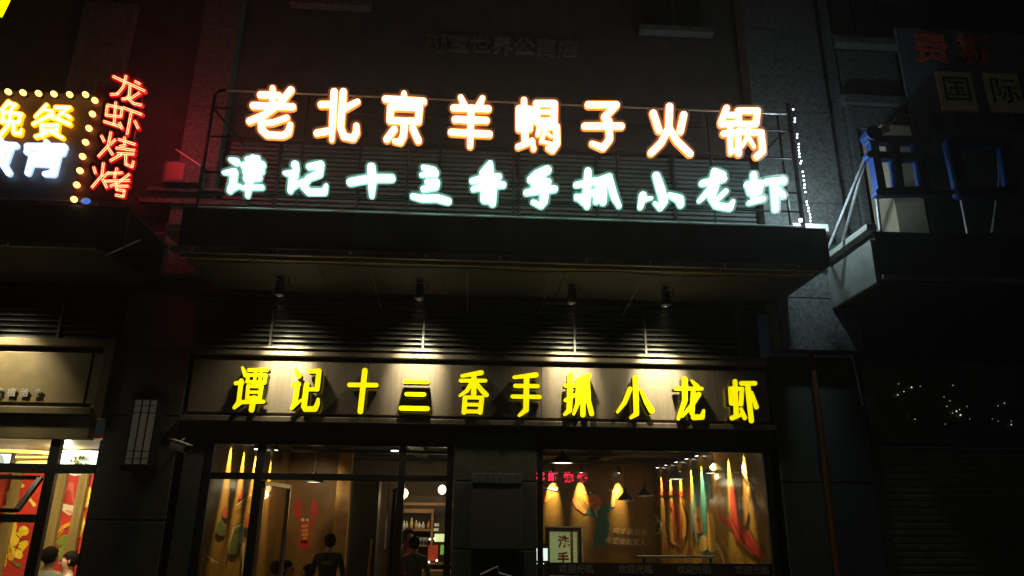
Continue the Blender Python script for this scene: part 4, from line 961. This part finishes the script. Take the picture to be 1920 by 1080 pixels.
# left wall painting
LM = thing('left_wall_painting', 'red and green brush painting on the golden wall inside the doors', 'mural', (-3.39, 2, .5))
J = (350, 800, 3.69); v1, v2 = on_x(-3.396), on_x(-3.392)
def lmural(name, strokes, col, mp_, r=10, wob=0.0):
    fr, sd = glyph(tr(*J, r, strokes), mp_, (-.002, 0, 0), h=.9, wob=wob)
    return fr.build(name, mat(name+'_paint', col, .4, var=.22, vscale=7), LM)
lmural('red_head', [[(265,580,18),(268,615,20)]], (0.39,0.062,0.031), v1)
lmural('green_body', [[(240,660,14),(235,720,34)], [(360,680,20),(345,800,36),(320,860,26)]], (0.078,0.109,0.031), v1)
lmural('blue_patch', [[(385,700,12),(375,800,16)]], (0.101,0.133,0.187), v2)
lmural('white_outline', [[(385,675,3),(325,700,4),(305,780,4),(290,880,3)], [(395,810,6),(385,1000,4)], [(350,540,4),(400,500,4),(460,460,3)]], (0.468,0.429,0.312), v2)
lmural('red_streak', [[(430,370,12),(405,440,18),(370,490,12)]], (0.351,0.039,0.023), v1)
lmural('red_block', [[(430,645,22),(430,680,22)]], (0.468,0.047,0.016), v2)
lmural('pale_scrawl', [[(120,870,5),(150,900,6),(210,940,4)], [(160,910,5),(180,935,6)]], (0.468,0.39,0.234), v2)
# lobster on the back wall
LO = thing('lobster_painting', 'red lobster painted on the brown wall between door leaf and pillar', 'mural', (-3, 4.39, 1))
N1 = (440, 880, 5.4); l1, l2 = on_plane(4.396), on_plane(4.392)
def lob(name, strokes, col, mp_, r=10, wob=0):
    fr, sd = glyph(tr(*N1, r, strokes), mp_, (0, .002, 0), h=.8, wob=wob); return fr.build(name, mat(name+'_paint', col, .5, var=.2, vscale=9), LO)
lob('claw', [[(640,290,8),(640,360,30),(635,440,34),(655,500,16)], [(665,540,10),(650,490,12)]], (0.576,0.029,0.029), l1)
lob('claw', [[(800,300,8),(805,360,30),(810,430,34),(795,500,12)], [(790,500,10),(800,570,6),(770,600,8)]], (0.576,0.029,0.029), l1)
lob('body', [[(715,540,40),(710,640,44),(705,720,40)]], (0.576,0.058,0.029), l1)
lob('tail', [[(650,750,22),(700,790,28),(760,745,20)], [(705,720,30),(700,800,18)]], (0.576,0.029,0.029), l1)
lob('belly_scale', [[(690,575,14),(735,570,14)], [(690,620,14),(735,615,14)], [(690,660,14),(735,655,14)], [(700,700,12),(720,695,12)]], (0.72,0.365,0.077), l2)
lob('leg', [[(660,570,5),(610,600,4),(625,640,3)], [(665,640,5),(620,680,4)], [(760,590,5),(790,560,4)], [(750,650,5),(770,700,4)]], (0.48,0.048,0.038), l2)
lob('eye', [[(690,510,16)], [(737,512,15)]], (0.816,0.72,0.576), l2)
# small painting strip on the pillar
# figures and writing on the back wall behind the window
BM = thing('back_wall_painting', 'teal suited orange headed cartoon figure reaching up on the brown back wall', 'mural', (2.6, YB-.01, 1))
B8 = (980, 860, 4.908); b1, b2, b3 = on_plane(YB-.004), on_plane(YB-.008), on_plane(YB-.012)
def bm_(name, strokes, col, mp_, r=10, wob=0, par=None):
    fr, sd = glyph(tr(*B8, r, strokes), mp_, (0, .002, 0), h=.8, wob=wob); return fr.build(name, mat(name+'_paint', col, .5, var=.2, vscale=9), par or BM)
bm_('suit', [[(700,500,50),(740,600,60),(740,700,50)], [(600,490,22),(680,500,34)], [(740,480,44),(810,440,24)], [(700,680,30),(670,790,26)], [(760,690,30),(745,790,28)]], (.02, .17, .16), b1)
bm_('head', [[(600,370,40),(650,390,66),(665,400,60)], [(680,440,36)]], (.75, .22, .04), b2)
bm_('arm', [[(570,490,18),(510,440,24),(475,380,20)], [(520,430,18),(500,390,12)]], (.6, .22, .07), b2)
bm_('hand', [[(830,430,16),(835,380,18),(850,320,26)], [(800,290,14),(850,300,18)]], (.7, .36, .12), b2)
bm_('collar', [[(672,480,12),(680,540,4)]], (.7, .65, .5), b3)
bm_('smile', [[(590,405,3),(625,418,4),(650,400,3)]], (.8, .6, .4), b3)
bm_('eye', [[(622,312,12)], [(580,315,8)]], (.85, .8, .6), b3)
bm_('side_figure_head', [[(170,330,60),(200,340,60)], [(160,420,30)]], (.6, .2, .04), b1)
bm_('side_figure_suit', [[(165,500,30),(170,560,26)]], (.02, .17, .2), b1)
bm_('side_figure_hand', [[(180,590,16),(175,700,10)]], (.35, .12, .06), b2)
bm_('hat_brim', [[(145,262,7),(230,268,7),(310,290,6),(330,250,5),(300,225,5)]], (.8, .75, .6), b3)
wp = mat('chalk_writing', (.7, .6, .4), .6)
a = at(980+985/4.908, 860+675/4.908, YB-.015)
text_obj('wall_writing', '向才遇见你', .14, a, wp, BM, depth=.002, rot=(rad(90), rad(4), 0), shear=.15, spacing=1.15)
a = at(980+945/4.908, 860+765/4.908, YB-.015)
text_obj('wall_writing', '希望彼此爱人', .15, a, wp, BM, depth=.002, rot=(rad(90), rad(3), 0), shear=.15)
# handwash sign in a dark doorway frame
HW = thing('handwash_sign', 'pale green handwash notice in a black frame behind the window', 'sign', at(1055, 1030, 4.5))
a, b = at(1031, 997, 4.5), at(1070, 1062, 4.5)
box('notice', mat('pale_green_notice', (.5, .62, .3), .5, em=(.55, .7, .3), es=.26), HW, a.x, b.x, 4.5, 4.52, b.z-1.2, a.z)
c = at(1080, 1030, 4.5)
box('lit_slot', mat('green_slot', (.4, .5, .2), .5, em=(.5, .6, .25), es=.3), HW, c.x-.05, c.x+.02, 4.5, 4.52, b.z-1.2, a.z)
redink = mat('red_ink', (.5, .02, .02), .5)
for ch, (px, py) in (('洗', (1057, 1017)), ('手', (1056, 1048))):
    q = at(px, py, 4.485); text_obj('notice_character', ch, .22, q, redink, HW, bold=.008, depth=.003)
fr_ = MB(); L_, R_, T_ = at(1025, 990, 4.48).x, at(1089, 990, 4.48).x, at(1060, 987, 4.48).z
fr_.box(L_-.02, L_+.04, 4.44, 4.56, -.3, T_).box(R_-.04, R_+.03, 4.44, 4.56, -.3, T_).box(L_+.04, R_-.04, 4.44, 4.56, T_-.09, T_)
fr_.build('frame', K['steel'], HW)
MB().box(L_-.02, R_+.03, 4.42, 4.438, T_-.02, T_).build('frame_lip', K['galv'], HW)
MB().box(R_, R_+.03, 4.42, 4.438, -.3, T_-.022).build('frame_lip', K['galv'], HW)
SCN = thing('glowing_screen', 'small bright white screen at the lower left corner of the window', 'screen', at(1017, 1040, 3.5))
a, b = at(1006, 1028, 3.5), at(1027, 1058, 3.5)
box('screen', mat('lit_screen', (.9, .95, .9), .4, em=(.85, 1, .9), es=1.2), SCN, a.x, b.x, 3.5, 3.51, b.z, a.z)
box('casing', K['steel'], SCN, a.x-.03, b.x+.03, 3.512, 3.56, b.z-.04, a.z+.08)
MB().box((a.x+b.x)/2-.1, (a.x+b.x)/2+.1, 3.495, 3.499, b.z+.02, b.z+.06).bead(((a.x+b.x)/2, 3.49, b.z+.09), .03).build('picture', K['steel'], SCN)
MB().tube([((a.x+b.x)/2, 3.54, -.3), ((a.x+b.x)/2, 3.54, b.z)], .03).build('stand', K['steel'], SCN)
# red LED strip of characters high behind the window
RR = thing('red_message_board', 'blurry red LED characters high behind the window beside the middle pillar', 'sign', at(1045, 893, 2.6))
for i, ch in enumerate('龙虾烧烤'):
    q = at((1012, 1037, 1066, 1092)[i], 893+i*1.5, 2.6)
    text_obj('letter', ch, .165, q, mat('red_message_led', (.8, 0, .05), .4, em=(1, .02, .08), es=1.5), RR, bold=.008, depth=.006)
MB().tube([at(1005, 884, 2.6), at(1110, 890, 2.6)], .012).build('carrier_bar', K['steel'], RR)
for px in (1015, 1100):
    q = at(px, 886, 2.6); MB().tube([q, (q.x, q.y, 2.99)], .005, 5).build('hanger', K['steel'], RR)
# chrome rail stand near the window
RL = thing('queue_rail', 'black stand with a polished steel top rail behind the wide window', 'rail', (3.2, 1.4, -.3))
a, b = at(1195, 1044, 1.4), at(1342, 1044, 1.4)
MB().tube([a, b], .02).build('top_rail', K['galv'], RL)
for px in (1207, 1332): q = at(px, 1046, 1.4); MB().tube([q, (q.x, q.y, -.3)], .02).build('upright', K['steel'], RL)

# bar counter and shelves behind the right door pane
BR = thing('bar_shelves', 'bar shelves of bottles and boxes behind the narrow right door pane', 'shelves', (-.8, 6.0, -.3))
wood = mat('bar_wood', (.3, .16, .07), .5, var=.3, vscale=8, stretch=(.3, 1, 3))
ys = 5.9
def sp(px, py, y=ys): return at(px, py, y)
a, b = sp(752, 942), sp(842, 948); box('header_board', wood, BR, a.x, b.x+.2, ys, ys+.08, b.z, a.z)
a, b = sp(752, 954), sp(812, 962); box('header_board', wood, BR, a.x, b.x, ys-.03, ys+.06, b.z, a.z)
a, b = sp(752, 992), sp(808, 996); box('shelf_board', wood, BR, a.x, b.x, ys-.1, ys+.35, b.z, a.z)
a, b = sp(752, 1022), sp(800, 1025); box('shelf_board', wood, BR, a.x, b.x, ys-.1, ys+.35, b.z, a.z)
a, b = sp(800, 1054), sp(842, 1058); box('shelf_board', wood, BR, a.x, b.x+.1, ys-.2, ys+.35, b.z, a.z)
box('side_board', wood, BR, sp(808, 1000).x, sp(812, 1000).x, ys-.1, ys+.35, -.3, sp(800, 955).z)
box('back_board', mat('dark_back_board', (.06, .04, .03), .7), BR, sp(745, 990).x, sp(860, 990).x, ys+.36, ys+.4, -.3, 2.2)
box('counter', wood, BR, sp(745, 1062).x, sp(860, 1062).x, ys-.9, ys-.3, -.3, .75)
bcols = [(.7,.7,.65), (.65,.62,.5), (.75,.55,.15), (.6,.5,.3), (.7,.7,.7), (.7,.66,.6), (.7,.25,.08)]
for i, (px, h_) in enumerate(((757, 14), (762, 13), (771, 19), (780, 15), (786, 12), (793, 12), (803, 13))):
    q = sp(px, 992); hh = h_/F*16
    t = MB().lathe((q.x, ys, q.z), [(.001, 0), (.035, 0), (.035, hh*.6), (.014, hh*.75), (.014, hh), (.001, hh)], 10).build('bottle', mat('bottle_%d' % i, bcols[i], .3), smooth=True)
    tag(t, ('white', 'cream', 'tall amber', 'tan', 'small white', 'pale', 'orange')[i]+' container on the upper bar shelf behind the door pane', 'bottle', 'containers on the upper bar shelf')
for i, px in enumerate((776, 782, 788, 794, 799)):
    q = sp(px, 1023)
    t = MB().lathe((q.x, ys, q.z), [(.001, 0), (.02, 0), (.02, .01), (.004, .015), (.004, .07), (.03, .1), (.032, .16)], 10).build('wine_glass', K['galv'], smooth=True)
    tag(t, ('leftmost', 'second', 'middle', 'fourth', 'rightmost')[i]+' small stemmed glass of five on the lower bar shelf', 'glass', 'stemmed glasses on the lower bar shelf')
for i, (px, py) in enumerate(((819, 984), (818, 993))):
    q = sp(px, py); t = MB().box(q.x-.05, q.x+.05, ys-.1, ys, q.z-.03, q.z+.03).build('paper_cup_box', K['white_paint']); tag(t, ('upper', 'lower')[i]+' small white box right of the bottle shelf', 'box')
q = sp(827, 1010)
fr_ = thing('drinks_fridge', 'glowing glass fronted drinks fridge at the right of the bar', 'fridge', (q.x, ys-.2, .3))
a, b = sp(815, 1001, ys-.2), sp(842, 1016, ys-.2)
box('lit_header', mat('fridge_header', (.8, .85, .5), .4, em=(.8, .9, .45), es=.8), fr_, a.x, b.x, ys-.2, ys-.1, b.z, a.z)
a, b = sp(826, 1022, ys-.2), sp(842, 1040, ys-.2)
box('lit_shelf', mat('fridge_shelf', (.3, .6, .1), .4, em=(.35, .65, .12), es=.35, var=.3, vscale=14), fr_, a.x, b.x, ys-.2, ys-.1, b.z, a.z)
a, b = sp(803, 1022, ys-.2), sp(820, 1052, ys-.2)
box('red_panel', mat('fridge_red', (.5, .06, .03), .4, em=(.6, .08, .03), es=.2, var=.3, vscale=14), fr_, a.x, b.x, ys-.18, ys-.1, b.z, a.z)
for px, py in ((804, 1054), (819, 1051), (806, 1011), (815, 1010)):
    MB().ball(sp(px, py, ys-.25), .022, 8, 6).build('spark_lamp', K['lamp_disc'], fr_)
for px, py, lb in ((758, 966-40, 'left'), (829, 918, 'right')):
    p = at(px, py if lb == 'right' else 925, 4.2); t = thing('filament_bulb', lb+' glowing filament bulb above the bar counter', 'lamp', p, 'filament bulbs above the bar')
    MB().ball(p, .075, 12, 10, 1.15).build('bulb_glass', mat('filament_glow', (1, .85, .5), .3, em=(1, .8, .38), es=5), t, smooth=True)
    MB().tube([(p.x, p.y, p.z+.08), (p.x, p.y, 2.99)], .01, 6).build('cord', K['steel'], t)
    light('bulb_light', 'POINT', (p.x, p.y-.1, p.z-.12), 9, (1, .75, .4), size=.08, parent=t)
light('bar_fill', 'AREA', (-.8, 5.0, 2.7), 12, (1, .75, .45), (-.8, 5.9, .9)).data.size = .5  # added area fill over the bar, no fixture
# fridge-like glass cabinet beside the doorway
DC = thing('dark_cabinet', 'dark tall cabinet standing in the shade inside the doorway', 'cabinet', (-1.7, 3.2, -.3))
a, b = at(664, 900, 3.6), at(712, 900, 3.6)
box('body', K['steel'], DC, a.x, b.x, 3.6, 4.0, -.3, 2.35)
MB().tube([at(697, 1010, 3.55), at(690, 1085, 3.55)], .02).build('handle', mat('warm_wood_strip', (.4, .24, .1), .5), DC)

# ================================================================== people
def person(loc, face, label, top, legs, hair='hair', seated=False, long_hair=False, lean=0.0, s=1.0, head_turn=0.0, cap=None):
    root = thing('person', label, 'person', loc)
    root.rotation_euler = (0, 0, face); root.scale = (s, s, s)
    dz = -.42 if seated else 0.0
    V, E, R = [], [], []
    def add(p, r, par=None):
        V.append(p); R.append(r if isinstance(r, tuple) else (r, r))
        if par is not None: E.append((par, len(V)-1))
        return len(V)-1
    pel = add((0, 0, .95+dz), (.15, .11)); sp_ = add((0, .01-lean*.3, 1.13+dz), (.135, .1), pel); ch = add((0, .02-lean*.8, 1.34+dz), (.17, .11), sp_)
    nk = add((0, .01-lean, 1.48+dz), (.055, .055), ch); hb = add((0, -.02-lean, 1.545+dz), (.06, .07), nk)
    h1 = add((0, -.02-lean, 1.61+dz), (.075, .092), hb); h2 = add((0, -.01-lean, 1.68+dz), (.07, .085), h1)
    add((0, -.125-lean, 1.6+dz), (.014, .014), h1)
    for sx in (-1, 1):
        sh = add((sx*.18, .02-lean*.8, 1.41+dz), .062, ch); el = add((sx*.25, .05-lean*.5, 1.14+dz), .045, sh)
        if seated or lean: wr = add((sx*.19, -.2-lean*.5, 1.06+dz), .03, el); hd = Vector((sx*-.1, -.9, .1))
        else: wr = add((sx*.26, -.04, .92), .03, el); hd = Vector((0, -.25, -1))
        hd.normalize(); wp_ = Vector(V[wr]); pa = add(tuple(wp_+hd*.06), (.036, .02), wr)
        for i_ in range(4):
            off_ = (i_-1.5)*.019; base = wp_+hd*.1; side = Vector((0, 1, 0)) if not (seated or lean) else Vector((1, 0, 0))
            f1 = add(tuple(base+side*off_), .0095, pa); f2 = add(tuple(base+side*off_+hd*(.035+.006*(1.5-abs(i_-1.5)))+Vector((0, 0, -.004))), .0085, f1); add(tuple(base+side*off_+hd*.062+Vector((-sx*.012, 0, -.012))), .0075, f2)
        side = Vector((0, -1, 0)) if not (seated or lean) else Vector((-sx, 0, 0))
        t1 = add(tuple(wp_+hd*.04+side*.035), .011, pa); add(tuple(wp_+hd*.075+side*.05), .009, t1)
        hp = add((sx*.09, 0, .9+dz), .088, pel)
        if seated: kn = add((sx*.12, -.44, .5), .062, hp); an = add((sx*.12, -.42, .09), .042, kn)
        else: kn = add((sx*.1, -.02, .5), .062, hp); an = add((sx*.1, .03, .09), .042, kn)
        add((sx*.11, V[an][1]-.17, .045), (.042, .035), an)
    me = bpy.data.meshes.new('body'); me.from_pydata(V, E, []); ob = bpy.data.objects.new('body', me); COL.objects.link(ob)
    sk = ob.modifiers.new('skin', 'SKIN'); sk.use_smooth_shade = True
    for i_, r_ in enumerate(R): me.skin_vertices[0].data[i_].radius = r_
    me.skin_vertices[0].data[0].use_root = True
    sb = ob.modifiers.new('sub', 'SUBSURF'); sb.levels = 1; sb.render_levels = 1
    dg = bpy.context.evaluated_depsgraph_get(); nm = bpy.data.meshes.new_from_object(ob.evaluated_get(dg))
    bpy.data.objects.remove(ob)
    nm.materials.clear()
    for mm in (K['skin'], top, legs): nm.materials.append(mm)
    for p_ in nm.polygons:
        c = p_.center; p_.use_smooth = True
        hand = (Vector((abs(c.x), c.y, c.z)) - Vector((.25, .05-lean*.5, 1.14+dz))).length > .1 and abs(c.x) > .13 and ((c.y < -.1-lean*.3) if (seated or lean) else c.z < 1.05) and c.z > (.78 if not seated else .55)
        p_.material_index = 0 if (c.z > 1.475+dz or hand) else (1 if c.z > .93+dz else 2)
    bo = bpy.data.objects.new('body', nm); COL.objects.link(bo); bo.parent = root
    hm = MB(); hy = -.0-lean
    hm.ball((0, hy+.012, 1.655+dz), .1, 14, 10, 1.08, .93, 1.1)
    for i_, v_ in enumerate(hm.v):   # lift the hairline at the face
        if v_[1] < hy-.035 and v_[2] < 1.66+dz: hm.v[i_] = (v_[0]*.9, hy-.03, v_[2]+.02)
    if long_hair: hm.ball((0, hy+.05, 1.52+dz), .1, 12, 8, 1.5, .95, .7)
    if cap: hm.ball((0, hy+.0, 1.70+dz), .11, 14, 10, .7, 1.0, 1.1)
    def pb(mb, name, m_):
        me_ = bpy.data.meshes.new(name); me_.from_pydata(mb.v, [], mb.f); me_.materials.append(m_)
        for q_ in me_.polygons: q_.use_smooth = True
        o_ = bpy.data.objects.new(name, me_); COL.objects.link(o_); o_.parent = root
    pb(hm, 'hair', cap or K[hair])
    for sx in (-1, 1):
        pb(MB().ball((sx*.03, -.105-lean, 1.635+dz), .012, 8, 6), 'eye', K['eye'])
        pb(MB().ball((sx*.08, -.01-lean, 1.62+dz), .022, 8, 6, 1.3, .5, .8), 'ear', K['skin'])
    pb(MB().ball((0, -.108-lean, 1.565+dz), .018, 8, 6, .35, 1.2, .5), 'mouth', K['lips'])
    return root
tee_black = mat('black_tee', (.02, .02, .022), .8, var=.3, vscale=6); tee_grey = mat('grey_green_shirt', (.2, .19, .15), .85, var=.2, vscale=6)
tee_white = mat('white_shirt', (.7, .7, .62), .8, var=.08, vscale=6); jeans = mat('dark_trousers', (.03, .035, .05), .8, var=.3)
tee_red = mat('dark_red_shirt', (.25, .04, .03), .8, var=.2)
def stand_at(px, y): return (at(px, 1040, y).x, y, -.3)
man = person(stand_at(617, 2.2), rad(180), 'standing man in a black shirt seen from behind near the pillar', tee_black, jeans)
text_obj('shirt_lettering', '龙虾', .07, (wloc(man).x, 2.2-.155, 1.02), mat('shirt_print', (.5, .4, .2), .7), None).parent = None
for o_ in [o for o in COL.objects if o.name.startswith('shirt_lettering')]:
    o_.parent = man; o_.matrix_parent_inverse = Matrix.LocRotScale(man.location, man.rotation_euler, man.scale).inverted()
person((at(538, 1060, 2.0).x, 2.0, -.3), rad(75), 'seated woman with dark hair turned right behind the open door', tee_black, jeans, seated=True, long_hair=True, s=1.02)
person((at(516, 1070, 2.5).x, 2.5, -.3), rad(-160), 'seated diner, only a dark head showing left of the woman', tee_black, jeans, seated=True, s=1.0)
person((at(577, 1078, 2.3).x, 2.3, -.3), rad(-100), 'seated diner in pale top at the bottom frame below the lobster', tee_white, jeans, seated=True, s=.97)
person(stand_at(776, 2.4), rad(185), 'broad shouldered person in a grey shirt standing at the bar, back turned', tee_grey, jeans, lean=.08, s=.98)
person(stand_at(764, 4.0), rad(40), 'person in dark red behind the grey shirted customer at the bar', tee_red, jeans, s=1.05)
person((at(93, 1050, 1.6).x, 1.6, -.3), rad(170), 'seated person in a white shirt behind the left shop window', tee_white, jeans, seated=True, s=1.16)
person((at(128, 1065, 2.0).x, 2.0, -.3), rad(-60), 'seated person with black hair facing left in the left shop', tee_white, jeans, seated=True, s=1.1)
# simple stools under the seated guests
for px, y, lb in ((538, 2.0, 'under the long haired woman'), (516, 2.5, 'under the leftmost diner'), (577, 2.3, 'under the diner in the pale top'), (93, 1.6, 'under the white shirted guest'), (128, 2.0, 'under the guest facing left')):
    x = at(px, 1060, y).x; t = thing('stool', 'dark stool '+lb, 'stool', (x, y, -.3), 'stools under the seated guests')
    MB().lathe((x, y, 0), [(.001, .06), (.17, .06), (.17, .1), (.001, .1)], 16).build('seat', K['steel'], t)
    for a_ in range(4):
        c_, s_ = math.cos(a_*1.57+.78), math.sin(a_*1.57+.78); MB().tube([(x+c_*.12, y+s_*.12, .06), (x+c_*.17, y+s_*.17, -.3)], .015, 6).build('leg', K['steel'], t)

# thin night haze round the whole street
hz = MB().box(-70, 70, -70, 20, -1.6, 18).build('haze', [])
hz['kind'] = 'stuff'
hm_ = bpy.data.materials.new('night_haze'); hm_.use_nodes = True
t_ = hm_.node_tree; t_.nodes.clear(); o_ = t_.nodes.new('ShaderNodeOutputMaterial'); v_ = t_.nodes.new('ShaderNodeVolumePrincipled')
v_.inputs['Density'].default_value = HAZE; v_.inputs['Color'].default_value = (.95, .95, .95, 1); v_.inputs['Anisotropy'].default_value = 0.75
t_.links.new(v_.outputs[0], o_.inputs['Volume']); hz.data.materials.append(hm_)
